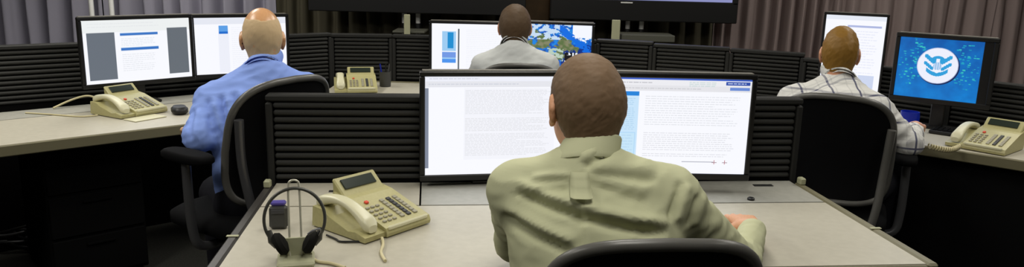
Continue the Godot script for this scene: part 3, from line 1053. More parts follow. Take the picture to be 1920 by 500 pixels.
func monitors() -> void:
	var S := screens()
	monitor(Vector3(-0.034, 0.936, -2.549), 11, 0.557, 0.372, S.document, "wide monitor showing a text document, nearest desk, left of the man")
	monitor(Vector3(0.531, 0.954, -2.522), 2, 0.553, 0.361, S.mail, "wide monitor showing a page with a blue sidebar, nearest desk, right of the man")
	monitor(Vector3(-1.876, 1.003, -3.83), 46, 0.545, 0.343, S.margins, "angled monitor with dark grey margins on the left desk")
	monitor(Vector3(-1.507, 0.994, -4.245), 32, 0.52, 0.343, S.tile, "white-screened monitor behind the bald man's head")
	monitor(Vector3(-0.265, 0.957, -4.72), 3, 0.514, 0.337, S.panel, "monitor with a light blue side panel on the back desk")
	monitor(Vector3(0.247, 0.968, -4.73), -6, 0.485, 0.335, S.aerial, "monitor showing a blue and green aerial map on the back desk")
	monitor(Vector3(1.79, 1.005, -4.075), -25, 0.316, 0.523, S.upright, "upright portrait monitor behind the plaid-shirted man's head", 0.013)
	monitor(Vector3(2.07, 1.025, -3.70), -36, 0.437, 0.335, S.seal, "monitor with a white eagle seal on blue at the right", 0.02)

# ------------------------------------------------------------------ office chairs
func chairs() -> void:
	var t := thing("office_chair", "black mesh office chair cut by the bottom edge, behind the olive-shirted man", "chair", Vector3.ZERO, 0, "mesh office chairs")
	# base
	var g := G.new()
	g.lathe(X(), [Vector2(0, 0.07), Vector2(0.05, 0.07), Vector2(0.05, 0.12), Vector2(0.03, 0.14), Vector2(0.028, 0.36), Vector2(0, 0.36)], 16)
	put(g, "gas_cylinder", M.black, t)
	for k in 5:
		var a := TAU * k / 5 + 0.3
		var d := Vector3(cos(a), 0, sin(a))
		g = G.new()
		g.tube([d * 0.03 + Vector3(0, 0.105, 0), d * 0.18 + Vector3(0, 0.095, 0), d * 0.30 + Vector3(0, 0.075, 0)], [0.026, 0.02, 0.016], 8)
		var leg := put(g, "base_leg", M.frame, t)
		g = G.new()
		var s := d.cross(Vector3.UP)
		g.tube([d * 0.3 + Vector3(0, 0.031, 0) - s * 0.022, d * 0.3 + Vector3(0, 0.031, 0) + s * 0.022], 0.03, 14)
		put(g, "caster", M.black, leg)
	g = G.new()
	g.box(X(Vector3(0, 0.385, 0.02)), Vector3(0.2, 0.06, 0.26), 0.012)
	put(g, "tilt_mechanism", M.black, t)
	g = G.new()
	g.tube([Vector3(0.1, 0.39, 0), Vector3(0.2, 0.385, 0)], 0.008, 8)
	g.lathe(X(Vector3(0.2, 0.385, 0), 0, 0, -90), [Vector2(0, 0), Vector2(0.022, 0.0), Vector2(0.026, 0.02), Vector2(0.02, 0.04), Vector2(0, 0.042)], 14)
	put(g, "adjusting_knob", M.black, t)
	g = G.new()
	g.pad(X(Vector3(0, 0.45, -0.01)), Vector3(0.48, 0.075, 0.47), 4.5)
	put(g, "seat", M.black_soft, t)
	# backrest: a loop frame with a stretched mesh
	var bz := func(x: float, y: float) -> float: return 0.20 + 0.07 * smoothstep(0.5, 1.05, y) - 0.03 * sin((y - 0.5) * 5.6) - 0.055 * pow(x / 0.22, 2.0)
	var ring: Array = []
	var N := 56
	for k in N:
		var a := TAU * k / N
		var x: float = signf(cos(a)) * pow(absf(cos(a)), 0.44) * 0.222
		var sy: float = signf(sin(a)) * pow(absf(sin(a)), 0.44)
		var y := 0.745 + 0.205 * sy
		if sy > 0:
			y += 0.028 * (1.0 - pow(x / 0.222, 2.0)) * sy
			x *= 1.0 - 0.03 * sy
		ring.append(Vector3(x, y, bz.call(x, y)))
	g = G.new()
	g.tube(ring, 0.013, 10, true)
	put(g, "back_frame", M.frame, t, "dark grey rounded frame with a pale sheen along the top")
	g = G.new()
	for side in [0.004, -0.004]:
		var rows: Array = []
		for j in 13:
			var f := -1.0 + 2.0 * j / 12.0
			var row: Array = []
			for i in 13:
				var h := -1.0 + 2.0 * i / 12.0
				# squash the square to the ring's outline
				var m := maxf(absf(f), absf(h))
				var a := atan2(f, h)
				var idx := fposmod(a / TAU * N, N)
				var p0: Vector3 = ring[int(idx) % N]
				var p1: Vector3 = ring[(int(idx) + 1) % N]
				var edge := p0.lerp(p1, idx - int(idx))
				var p := Vector3(0, 0.75, 0).lerp(edge, m * 0.985)
				p.z = bz.call(p.x, p.y) + side
				row.append(p)
			rows.append(row)
		g.grid(rows, Vector3(0, 0, signf(side)))
	put(g, "back_mesh", M.mesh, t)
	for s in [-1, 1]:
		g = G.new()
		g.tube(smooth_path([Vector3(s * 0.08, 0.385, 0.12), Vector3(s * 0.15, 0.41, 0.235), Vector3(s * 0.185, 0.52, 0.232), Vector3(s * 0.2, 0.70, 0.20), Vector3(s * 0.208, 0.86, 0.205)], 5), 0.016, 8)
		put(g, "back_support", M.steel if s < 0 else M.frame, t)
	# arms
	for s in [-1, 1]:
		g = G.new()
		g.tube(smooth_path([Vector3(s * 0.14, 0.39, 0.03), Vector3(s * 0.26, 0.40, 0.04), Vector3(s * 0.287, 0.48, 0.03), Vector3(s * 0.287, 0.705, 0.02)], 5), 0.017, 8)
		var arm := put(g, "arm_support", M.steel, t)
		g = G.new()
		g.pad(X(Vector3(s * 0.28, 0.722, 0.02)), Vector3(0.085, 0.035, 0.24), 3.0, 24)
		put(g, "arm_pad", M.black_soft, arm)
	var back := func(x: float, z: float, yaw: float) -> Vector3: return Vector3(x, 0, z) - Vector3(sin(deg_to_rad(yaw)), 0, cos(deg_to_rad(yaw))) * 0.245
	t.position = back.call(0.29, -1.335, 6.0)
	t.rotation.y = deg_to_rad(6)
	copy(t, "office_chair", back.call(-0.76, -2.64, 58.0) + Vector3(0, 0.085, 0), 58, "black mesh office chair behind the bald man in blue")
	copy(t, "office_chair", back.call(1.255, -2.945, -24.0) + Vector3(0, 0.025, 0), -24, "black mesh office chair behind the plaid-shirted man")
	copy(t, "office_chair", back.call(0.035, -3.84, 0.0), 0, "black office chair behind the grey-shirted man, only its top showing")

# ------------------------------------------------------------------ people
func hand(g: G, w: Vector3, f: Vector3, up: Vector3, side: float, curl: float) -> void:
	f = f.normalized()
	var s := f.cross(up).normalized() * side      # towards the little finger for a right hand when side = 1
	var u := s.cross(f).normalized() * side
	if u.dot(up) < 0.0:
		u = -u
	var fld := Field.new(w - Vector3.ONE * 0.13 + f * 0.08, w + Vector3.ONE * 0.13 + f * 0.08, 0.004)
	fld.cap(w - f * 0.006, w + f * 0.012, 0.026, 0.024, 0.02)
	var len := [0.074, 0.084, 0.077, 0.060]
	for k in 4:
		var off := (k - 1.5) * 0.0195
		var kn := w + f * (0.09 - 0.004 * absf(k - 1.2)) + s * off
		fld.cap(w + f * 0.012 + s * off * 0.6, kn, 0.0155, 0.0115, 0.012)
		var dir := f
		var pos := kn
		for j in 3:
			dir = (dir * cos(curl * (0.7 + 0.2 * j)) - u * sin(curl * (0.7 + 0.2 * j))).normalized()
			var nx: Vector3 = pos + dir * len[k] * [0.45, 0.32, 0.23][j]
			fld.cap(pos, nx, 0.0098 - 0.0009 * j, 0.0092 - 0.001 * j, 0.004)
			pos = nx
	var tb := w + f * 0.03 - s * 0.026 - u * 0.006
	var t1 := tb + (f * 0.6 - s * 0.7 - u * 0.25).normalized() * 0.038
	var t2 := t1 + (f * 0.9 - s * 0.25 - u * 0.15).normalized() * 0.03
	fld.cap(w + f * 0.02 - s * 0.012, tb, 0.017, 0.015, 0.01)
	fld.cap(tb, t1, 0.0135, 0.0115, 0.006)
	fld.cap(t1, t2, 0.0108, 0.009, 0.003)
	fld.build(g)

func head_field(cell: float, grow: float, ears: bool) -> Field:
	var f := Field.new(Vector3(-0.12, -0.2, -0.15), Vector3(0.12, 0.15, 0.14), cell)
	var I := Basis.IDENTITY
	f.ell(Vector3(0, 0.03, 0.01), I, Vector3(0.0755, 0.089, 0.098) + Vector3.ONE * grow, 0.02)
	f.ell(Vector3(0, 0.0, 0.045), I, Vector3(0.070, 0.072, 0.060) + Vector3.ONE * grow, 0.03)
	f.cap(Vector3(0, -0.03, 0.035), Vector3(0, -0.165, 0.05), 0.054 + grow * 0.3, 0.058 + grow * 0.3, 0.03)
	if ears:
		f.ell(Vector3(0, -0.045, -0.035), I, Vector3(0.060, 0.066, 0.062), 0.04)
		f.cap(Vector3(0, -0.088, -0.075), Vector3(0, -0.092, -0.078), 0.022, 0.022, 0.03)
		f.cap(Vector3(-0.035, 0.028, -0.082), Vector3(0.035, 0.028, -0.082), 0.013, 0.013, 0.02)
		f.cap(Vector3(0, 0.012, -0.095), Vector3(0, -0.025, -0.112), 0.008, 0.013, 0.012)
		f.cap(Vector3(-0.012, -0.03, -0.098), Vector3(0.012, -0.03, -0.098), 0.009, 0.009, 0.01)
		f.cap(Vector3(-0.02, -0.058, -0.089), Vector3(0.02, -0.058, -0.089), 0.007, 0.007, 0.008)
		f.cap(Vector3(-0.016, -0.068, -0.088), Vector3(0.016, -0.068, -0.088), 0.007, 0.007, 0.006)
		for s in [-1, 1]:
			var tilt := Basis.from_euler(Vector3(-0.15, s * 0.42, 0))
			f.ell(Vector3(s * 0.080, -0.003, 0.010), tilt, Vector3(0.009, 0.033, 0.021), 0.006)
			f.cap(Vector3(s * 0.081, 0.025, 0.010), Vector3(s * 0.086, 0.0, 0.026), 0.006, 0.006, 0.006)
			f.ell(Vector3(s * 0.079, -0.032, 0.0), Basis.IDENTITY, Vector3(0.007, 0.011, 0.010), 0.006)
	return f

func person(s: Dictionary) -> void:
	var base := Vector3(s.pelvis.x, 0, s.pelvis.z)
	var t := thing("person", s.label, "person", base, 0)
	var inv := Transform3D(Basis.IDENTITY, -base)
	var yaw := deg_to_rad(float(s.yaw))
	var B := Basis(Vector3.UP, yaw)
	var fw := -B.z
	var rt := B.x
	var hx := Transform3D(Basis.from_euler(Vector3(deg_to_rad(float(s.get("nod", -8.0))), deg_to_rad(float(s.head_yaw)), 0)).scaled_local(Vector3(s.get("head_wide", 1.0), 1, 1)), s.head)
	var chest: Vector3 = (s.sl + s.sr) / 2
	var lean: Vector3 = (chest - s.pelvis).normalized()
	var tb := Basis(rt, lean, rt.cross(lean)).orthonormalized()
	# legs
	var hl: Vector3 = s.pelvis - rt * 0.095
	var hr: Vector3 = s.pelvis + rt * 0.095
	var kl: Vector3 = hl + fw * 0.40 - rt * 0.05
	var kr: Vector3 = hr + fw * 0.40 + rt * 0.05
	kl.y = 0.52; kr.y = 0.52
	var al := Vector3(kl.x, 0.09, kl.z) + fw * 0.02
	var ar := Vector3(kr.x, 0.09, kr.z) + fw * 0.02
	# --- body: one continuous skin surface
	var g := G.new()
	var lo := Vector3(1e9, 1e9, 1e9)
	var hi := -lo
	for p in [s.sl, s.sr, s.el, s.er, s.wl, s.wr, s.pelvis, kl, kr, al, ar, s.neck]:
		lo = lo.min(p)
		hi = hi.max(p)
	var f := Field.new(lo - Vector3.ONE * 0.18, hi + Vector3.ONE * 0.16, 0.014)
	f.cap(s.neck - Vector3(0, 0.03, 0), hx * Vector3(0, -0.09, 0.03), 0.045, 0.042, 0.03)
	f.cap(s.sl, s.sr, 0.05, 0.05, 0.05)
	f.ell(chest - lean * 0.10, tb, Vector3(0.155, 0.17, 0.085), 0.06)
	f.ell(s.pelvis + lean * 0.10, tb, Vector3(0.14, 0.17, 0.095), 0.06)
	for q in [[s.sl, s.el, s.wl], [s.sr, s.er, s.wr]]:
		f.cap(q[0], q[1], 0.046, 0.036, 0.03)
		f.cap(q[1], q[2], 0.036, 0.025, 0.02)
	for q in [[hl, kl, al], [hr, kr, ar]]:
		f.cap(q[0], q[1], 0.075, 0.052, 0.04)
		f.cap(q[1], q[2], 0.050, 0.035, 0.02)
		f.cap(q[2], q[2] + fw * 0.14 - Vector3(0, 0.05, 0), 0.035, 0.028, 0.02)
	f.build(g, inv)
	var hg := G.new()
	head_field(s.get("head_cell", 0.006), 0.0, true).build(hg)
	for i in hg.v.size():
		g.v.append(inv * (hx * hg.v[i])); g.n.append(hx.basis * hg.n[i]); g.uv.append(Vector2.ZERO)
	var kbase := g.v.size() - hg.v.size()
	for i in hg.ix:
		g.ix.append(kbase + i)
	var hand_g := G.new()
	hand(hand_g, s.wl, s.get("hand_l", fw + Vector3(0, -0.15, 0)), Vector3.UP, -1.0, 0.35)
	hand(hand_g, s.wr, s.get("hand_r", fw + Vector3(0, -0.15, 0)), Vector3.UP, 1.0, s.get("curl_r", 0.35))
	kbase = g.v.size()
	for i in hand_g.v.size():
		g.v.append(inv * hand_g.v[i]); g.n.append(hand_g.n[i]); g.uv.append(Vector2.ZERO)
	for i in hand_g.ix:
		g.ix.append(kbase + i)
	var body := put(g, "body", s.skin, t)
	for q in [-1, 1]:
		g = G.new()
		g.lathe(inv * hx * X(Vector3(q * 0.032, 0.010, -0.078)), [Vector2(0, -0.012), Vector2(0.008, -0.009), Vector2(0.012, 0), Vector2(0.008, 0.009), Vector2(0, 0.012)], 10)
		put(g, "eye", M.eye, body)
	# --- hair
	var hf := head_field(s.get("head_cell", 0.006), s.get("hair_thick", 0.006), false)
	var bald: bool = s.get("bald", false)
	var top: float = s.get("hair_top", 0.05)
	var wob := FastNoiseLite.new()
	wob.seed = 3
	wob.frequency = 30.0
	hf.keep(func(p: Vector3) -> float:
		var back := smoothstep(-0.03, 0.05, p.z)
		var lim := lerpf(0.012, -0.072, back) + (0.062 if p.z < -0.055 else 0.0) + 0.004 * wob.get_noise_3dv(p)
		if p.z < -0.04:
			lim = lerpf(lim, 0.085, clampf((-0.04 - p.z) / 0.03, 0.0, 1.0))
		var e := (lim - p.y)
		if bald:
			e = maxf(e, maxf(p.y - top - 0.02 * absf(p.x) / 0.08 - 0.006 * wob.get_noise_3dv(p * 0.5), -0.02 - p.z))
		return e)
	g = G.new()
	var ht := Transform3D(Basis.IDENTITY, Vector3.ZERO)
	var rough: float = s.get("hair_rough", 0.0012)
	hf.build(g, inv * hx, func(p: Vector3, n: Vector3) -> Vector3: return p + n * (rough * wob.get_noise_3dv(p * 3.0) + rough * 1.5 * wob.get_noise_3dv(p * 0.9)))
	put(g, "hair", s.hair, t)
	# --- shirt
	var cell: float = s.get("cell", 0.010)
	lo = Vector3(1e9, 1e9, 1e9)
	hi = -lo
	for p in [s.sl, s.sr, s.el, s.er, s.wl, s.wr, s.pelvis, s.neck]:
		lo = lo.min(p)
		hi = hi.max(p)
	f = Field.new(lo - Vector3.ONE * 0.17, hi + Vector3.ONE * 0.15, cell)
	var bulk: float = s.get("bulk", 1.0)
	f.ell(chest - lean * 0.075 - fw * 0.012, tb, Vector3(0.192 * bulk, 0.165, 0.122), 0.05)
	f.ell(chest - lean * 0.22, tb, Vector3(0.178 * bulk, 0.20, 0.125), 0.06)
	f.ell(s.pelvis + lean * 0.07, tb, Vector3(0.175 * bulk, 0.15, 0.125), 0.06)
	f.cap(s.neck - lean * 0.03, s.sl + Vector3(0, 0.012, 0), 0.060, 0.052, 0.05)
	f.cap(s.neck - lean * 0.03, s.sr + Vector3(0, 0.012, 0), 0.060, 0.052, 0.05)
	for q in [[s.sl, s.el, s.wl], [s.sr, s.er, s.wr]]:
		f.cap(q[0], q[1], 0.064, float(s.get("elbow", 0.052)), 0.045)
		f.cap(q[1], q[1].lerp(q[2], s.get("sleeve", 0.93)), float(s.get("elbow", 0.052)), 0.036, 0.02)
	var nz := FastNoiseLite.new()
	nz.seed = s.get("seed", 1)
	nz.frequency = 1.0
	nz.fractal_octaves = 2
	var creases: Array = s.get("creases", [])
	var amp: float = s.get("rumple", 0.006)
	var arms := [[s.sl, s.el], [s.el, s.wl], [s.sr, s.er], [s.er, s.wr]]
	g = G.new()
	f.build(g, inv, func(p: Vector3, n: Vector3) -> Vector3:
		# folds: stretched noise on the trunk, rings round the sleeves
		var q := p - chest
		var w := absf(nz.get_noise_3d(q.x * 7.0 + q.y * 4.0, q.y * 15.0 - q.x * 5.0, q.z * 7.0))
		var off := amp * (0.35 - w * 1.6)
		for a in arms:
			var ab: Vector3 = a[1] - a[0]
			var k: float = (p - a[0]).dot(ab) / ab.length_squared()
			if k > 0.1 and k < 1.0 and (p - a[0] - ab * k).length() < 0.075:
				var along: float = k * ab.length()
				off += amp * 0.5 * sin(along * 120.0 + 6.0 * nz.get_noise_3d(p.x * 9.0, p.y * 9.0, p.z * 9.0)) * sin(PI * k)
		if n.z > 0.0:
			for c in creases:
				var a2 := Vector2(c[0], c[1])
				var b2 := Vector2(c[2], c[3])
				var ab2 := b2 - a2
				var pp := Vector2(p.x, p.y)
				var k2 := (pp - a2).dot(ab2) / ab2.length_squared()
				if k2 < -0.1 or k2 > 1.1:
					continue
				var kk := clampf(k2, 0.0, 1.0)
				var dist := (pp - a2 - ab2 * kk)
				var side := ab2.normalized().cross(dist)
				var ds := dist.length() * signf(side)
				var fade := smoothstep(-0.1, 0.12, k2) * (1.0 - smoothstep(0.85, 1.1, k2))
				off += fade * float(c[4]) * (-exp(-pow(ds / float(c[5]), 2.0)) + 0.8 * exp(-pow((ds - 2.0 * float(c[5])) / (1.4 * float(c[5])), 2.0)))
		return p + n * off)
	var shirt := put(g, "shirt", s.shirt, t)
	# collar: a folded band round the neck
	var nb: Vector3 = s.neck
	var nd: Vector3 = (hx * Vector3(0, -0.10, 0.035) - nb).normalized()
	nd = (nd + Vector3.UP).normalized()
	var cx := rt
	var cz := cx.cross(nd).normalized()
	g = G.new()
	var rows: Array = []
	var ch: float = s.get("collar", 0.045)
	for q in [[0.066, -0.02], [0.062, ch * 0.6], [0.0605, ch], [0.063, ch + 0.003], [0.066, ch - 0.002], [0.074, 0.003], [0.076, -0.007], [0.072, -0.010], [0.064, ch - 0.012]]:
		var ringp: Array = []
		for k in 28:
			var a := TAU * k / 28
			var dip := -0.012 * maxf(0.0, -sin(a))
			ringp.append(inv * (nb + cx * cos(a) * q[0] * float(s.get("head_wide", 1.0)) + cz * sin(a) * q[0] + nd * (q[1] + dip - 0.005)))
		rows.append(ringp)
	g.grid(rows, inv * (nb + nd * 0.02), true, true)
	put(g, "collar", s.shirt, shirt)
	if s.has("pleat"):
		# box pleat with hanging loop below the yoke: a tented strip on the back
		var best := -1e9
		var px: Vector2 = s.pleat
		var rows2: Array = []
		for j in 9:
			var y := px.y + 0.016 - 0.044 * j / 8.0
			var zmax := -1e9
			for p in (shirt.mesh as ArrayMesh).surface_get_arrays(0)[Mesh.ARRAY_VERTEX]:
				var pw: Vector3 = p + base
				if absf(pw.x - px.x) < 0.012 and absf(pw.y - y) < 0.012:
					zmax = maxf(zmax, pw.z)
			var row: Array = []
			var wd := 0.0195 + 0.004 * j / 8.0
			for i in 9:
				var h := -1.0 + i / 4.0
				var lift := 0.012 * sin(PI * clampf(0.12 + 0.88 * (1.0 - j / 9.0), 0.0, 1.0)) + 0.004
				row.append(Vector3(px.x + h * wd + 0.003 * j / 8.0, y, zmax - 0.003 + lift * (1.0 - pow(absf(h), 6.0))) - base)
			rows2.append(row)
		g = G.new()
		g.grid(rows2, Vector3(0, 0, 1))
		put(g, "pleat", s.shirt, shirt, "small box pleat below the yoke")
	# --- trousers, shoes, belt
	f = Field.new(Vector3(minf(kl.x, minf(kr.x, s.pelvis.x)), 0.05, minf(kl.z, minf(kr.z, s.pelvis.z))) - Vector3(0.22, 0.05, 0.22), Vector3(maxf(kl.x, maxf(kr.x, s.pelvis.x)), s.pelvis.y + 0.14, maxf(kl.z, maxf(kr.z, s.pelvis.z))) + Vector3(0.22, 0.05, 0.22), 0.015)
	f.ell(s.pelvis + Vector3(0, 0.02, 0), tb, Vector3(0.178, 0.115, 0.128), 0.04)
	for q in [[hl, kl, al], [hr, kr, ar]]:
		f.cap(q[0], q[1], 0.092, 0.068, 0.05)
		f.cap(q[1], q[2] + Vector3(0, 0.0, 0), 0.067, 0.052, 0.03)
	g = G.new()
	f.build(g, inv)
	put(g, "trousers", s.get("trousers", M.trousers), t)
	for q in [al, ar]:
		f = Field.new(q - Vector3(0.16, 0.12, 0.16) + fw * 0.08, q + Vector3(0.16, 0.06, 0.16) + fw * 0.08, 0.008)
		var sole := Vector3(q.x, 0.035, q.z)
		f.cap(sole - fw * 0.04, sole + fw * 0.07, 0.034, 0.036, 0.02)
		f.cap(sole + fw * 0.07, sole + fw * 0.17, 0.038, 0.028, 0.02)
		f.cap(sole + Vector3(0, 0.01, 0), sole + Vector3(0, 0.055, 0), 0.036, 0.034, 0.03)
		g = G.new()
		f.build(g, inv)
		put(g, "shoe", M.leather, t)

func people() -> void:
	person({
		"label": "man in an olive shirt with cropped brown hair at the nearest desk", "yaw": 3, "head_yaw": 14, "nod": -8.0, "elbow": 0.046,
		"head": Vector3(0.165, 1.157, -1.72), "neck": Vector3(0.167, 1.055, -1.66), "sl": Vector3(0.015, 0.968, -1.665), "sr": Vector3(0.36, 0.965, -1.665),
		"el": Vector3(0.012, 0.80, -1.80), "wl": Vector3(0.13, 0.772, -2.01), "er": Vector3(0.572, 0.768, -1.78), "wr": Vector3(0.655, 0.792, -1.965),
		"hand_r": Vector3(-0.08, 0.0, -1), "curl_r": 0.28, "pelvis": Vector3(0.20, 0.56, -1.50),
		"skin": M.skin_pink, "hair": M.hair_brown, "shirt": M.shirt_olive, "cell": 0.0065, "head_cell": 0.0042, "hair_thick": 0.004, "seed": 4, "rumple": 0.0028, "collar": 0.048, "bulk": 1.02, "pleat": Vector2(0.145, 1.030),
		"creases": [
			[0.123, 1.037, 0.045, 1.021, -0.007, 0.007], [0.12, 1.021, 0.05, 1.004, -0.006, 0.007], [0.169, 1.042, 0.314, 1.024, 0.008, 0.009], [0.17, 1.024, 0.292, 0.985, 0.007, 0.010],
			[0.018, 0.988, 0.33, 0.925, 0.016, 0.009], [-0.012, 0.934, 0.13, 0.895, 0.013, 0.010], [0.156, 1.055, 0.214, 1.085, 0.010, 0.008], [0.37, 1.017, 0.342, 0.945, 0.009, 0.009], [0.41, 0.985, 0.39, 0.92, 0.009, 0.009], [0.145, 0.985, 0.15, 0.90, 0.004, 0.007]]})
	person({
		"label": "bald man in a light blue shirt at the left desk", "yaw": 26, "head_yaw": 20, "nod": -6.0, "head_wide": 0.92,
		"head": Vector3(-0.962, 1.166, -2.935), "neck": Vector3(-0.948, 1.072, -2.885), "sl": Vector3(-1.11, 0.943, -2.80), "sr": Vector3(-0.79, 0.965, -2.94),
		"el": Vector3(-1.118, 0.84, -2.67), "wl": Vector3(-1.26, 0.80, -2.95), "er": Vector3(-0.74, 0.78, -3.02), "wr": Vector3(-0.97, 0.775, -3.20),
		"pelvis": Vector3(-0.90, 0.58, -2.74), "skin": M.skin_tan, "hair": M.hair_pale, "bald": true, "hair_top": 0.066, "hair_thick": 0.0012, "shirt": M.shirt_blue, "cell": 0.008, "creases": [[-1.10, 0.965, -1.055, 0.85, 0.011, 0.010], [-1.055, 0.975, -1.005, 0.85, 0.012, 0.010], [-1.145, 0.93, -1.12, 0.84, 0.008, 0.009], [-1.01, 0.985, -0.95, 0.89, 0.010, 0.010]], "seed": 8, "rumple": 0.005, "collar": 0.05, "bulk": 1.05})
	person({
		"label": "man in a plaid shirt with golden brown hair at the right desk", "yaw": -30, "head_yaw": -22, "nod": -4.0, "head_wide": 0.9, "sleeve": 0.80,
		"head": Vector3(1.397, 1.128, -3.30), "neck": Vector3(1.385, 1.036, -3.25), "sl": Vector3(1.205, 0.925, -3.26), "sr": Vector3(1.49, 0.915, -3.10),
		"el": Vector3(1.21, 0.77, -3.40), "wl": Vector3(1.42, 0.775, -3.56), "er": Vector3(1.615, 0.80, -3.05), "wr": Vector3(1.765, 0.822, -3.30), "hand_r": Vector3(0.45, -0.12, -0.8),
		"pelvis": Vector3(1.405, 0.57, -3.19), "skin": M.skin, "hair": M.hair_blond, "hair_thick": 0.004, "hair_rough": 0.002, "shirt": M.shirt_plaid, "seed": 15, "rumple": 0.006, "collar": 0.045})
	person({
		"label": "man in a grey shirt with dark brown hair at the back desk", "yaw": 0, "head_yaw": 2, "nod": -6.0,
		"head": Vector3(0.0, 1.140, -4.11), "neck": Vector3(0.0, 1.055, -4.05), "sl": Vector3(-0.160, 0.935, -4.05), "sr": Vector3(0.172, 0.945, -4.05),
		"el": Vector3(-0.24, 0.77, -4.10), "wl": Vector3(-0.12, 0.775, -4.33), "er": Vector3(0.25, 0.77, -4.10), "wr": Vector3(0.13, 0.775, -4.33),
		"pelvis": Vector3(0.01, 0.57, -3.95), "skin": M.skin, "hair": M.hair_dark, "hair_thick": 0.008, "shirt": M.shirt_grey, "seed": 21, "rumple": 0.005, "bulk": 1.05})

# ------------------------------------------------------------------ desk phones
func phone(label: String, at: Vector3, yaw: float) -> Node3D:
	var t := thing("desk_phone", label, "phone", at, yaw, "cream desk phones")
	var side := Transform3D(Basis(Vector3(0, 0, 1), Vector3.UP, Vector3(-1, 0, 0)), Vector3.ZERO)   # local x of the outline = z, y = y
	var g := G.new()
	g.prism(side, PackedVector2Array([Vector2(0.125, 0.004), Vector2(0.128, 0.014), Vector2(0.122, 0.028), Vector2(-0.035, 0.076), Vector2(-0.05, 0.078), Vector2(-0.10, 0.085), Vector2(-0.11, 0.07), Vector2(-0.10, 0.004)]), -0.122, 0.046)
	put(g, "body", M.cream, t)
	g = G.new()
	g.prism(side, PackedVector2Array([Vector2(0.118, 0.004), Vector2(0.12, 0.018), Vector2(0.08, 0.026), Vector2(0.05, 0.022), Vector2(-0.03, 0.045), Vector2(-0.06, 0.06), Vector2(-0.10, 0.062), Vector2(-0.105, 0.004)]), 0.046, 0.118)
	put(g, "cradle", M.cream, t)
	# display hood
	g = G.new()
	var tilt := X(Vector3(0.038, 0.094, -0.084), 42, 0, 0)
	g.box(tilt, Vector3(0.155, 0.012, 0.075), 0.004)
	var hood := put(g, "display_hood", M.cream, t)
	g = G.new()
	g.box(tilt * X(Vector3(-0.002, 0.008, -0.008)), Vector3(0.118, 0.006, 0.034), 0.001)
	put(g, "display", M.lcd, hood, "dark green display window")
	g = G.new()
	g.prism(side, PackedVector2Array([Vector2(-0.055, 0.07), Vector2(-0.066, 0.083), Vector2(-0.106, 0.118), Vector2(-0.112, 0.11), Vector2(-0.11, 0.06)]), -0.112, 0.036)
	put(g, "hood_back", M.cream, hood)
	# keys on the slope
	var slope := rad_to_deg(atan2(0.048, 0.157))
	var up := func(x: float, d: float) -> Transform3D:
		var k := d / 0.164
		return X(Vector3(x, lerpf(0.076, 0.028, k), lerpf(-0.035, 0.122, k)), slope, 0, 0)
	var key := G.new()
	key.box(X(Vector3(0, 0.002, 0)), Vector3(0.0125, 0.006, 0.0085), 0.0015)
	var km := key.mesh()
	for c in 3:
		for r in 5:
			var o := put(km, "key", M.key, t)
			o.transform = up.call(-0.026 + c * 0.0185, 0.062 + r * 0.0185)
	var long_key := G.new()
	long_key.box(X(Vector3(0, 0.002, 0)), Vector3(0.014, 0.005, 0.0125), 0.0012)
	var lm := long_key.mesh()
	for c in 3:
		for r in 7:
			var o := put(lm, "line_key", M.key_dark if c == 1 else M.key, t)
			o.transform = up.call(0.042 + c * 0.025, 0.046 + r * 0.0145)
	var led := put(bx(Vector3(0, 0.003, 0), Vector3(0.012, 0.007, 0.012), 0.002), "message_lamp", M.red, t, "small orange red message lamp")
	led.transform = up.call(-0.008, 0.036)
	put(bx(Vector3(0.035, 0.028, 0.1255), Vector3(0.15, 0.012, 0.008), 0.003), "front_lip", M.cream_light, t)
	# handset: an arched bar with two fuller ends
	g = G.new()
	var rows: Array = []
	for j in 25:
		var k := j / 24.0
		var z := lerpf(-0.108, 0.112, k)
		var arch := 0.030 * sin(PI * k) + lerpf(0.072, 0.040, k)
		var e := pow(absf(2.0 * k - 1.0), 2.0)
		var hw := lerpf(0.019, 0.027, e)
		var hh := lerpf(0.010, 0.021, e)
		if j == 0 or j == 24:
			hw *= 0.55; hh *= 0.5
		elif j == 1 or j == 23:
			hw *= 0.9; hh *= 0.88
		var ring: Array = []
		for q in 16:
			var a := TAU * q / 16
			ring.append(Vector3(-0.083 + signf(cos(a)) * pow(absf(cos(a)), 0.7) * hw, arch - 0.006 * e + signf(sin(a)) * pow(absf(sin(a)), 0.7) * hh, z))
		rows.append(ring)
	g.grid(rows, Vector3(-0.083, 0.075, 0), true, true)
	g.fan(rows[0], Vector3(0, 0, -1))
	g.fan(rows[24], Vector3(0, 0, 1))
	put(g, "handset", M.cream_light, t)
	return t

func phones() -> void:
	var t := phone("cream desk phone beside the headset on the nearest desk", Vector3(-0.405, 0.73, -2.10), 52)
	copy(t, "desk_phone", Vector3(-1.84, 0.73, -3.60), 62, "cream desk phone below the angled monitor on the left desk")
	copy(t, "desk_phone", Vector3(-0.925, 0.73, -4.44), 14, "cream desk phone beside the pen cup on the back desk")
	copy(t, "desk_phone", Vector3(2.10, 0.73, -3.335), -50, "cream desk phone with coiled cord at the far right")

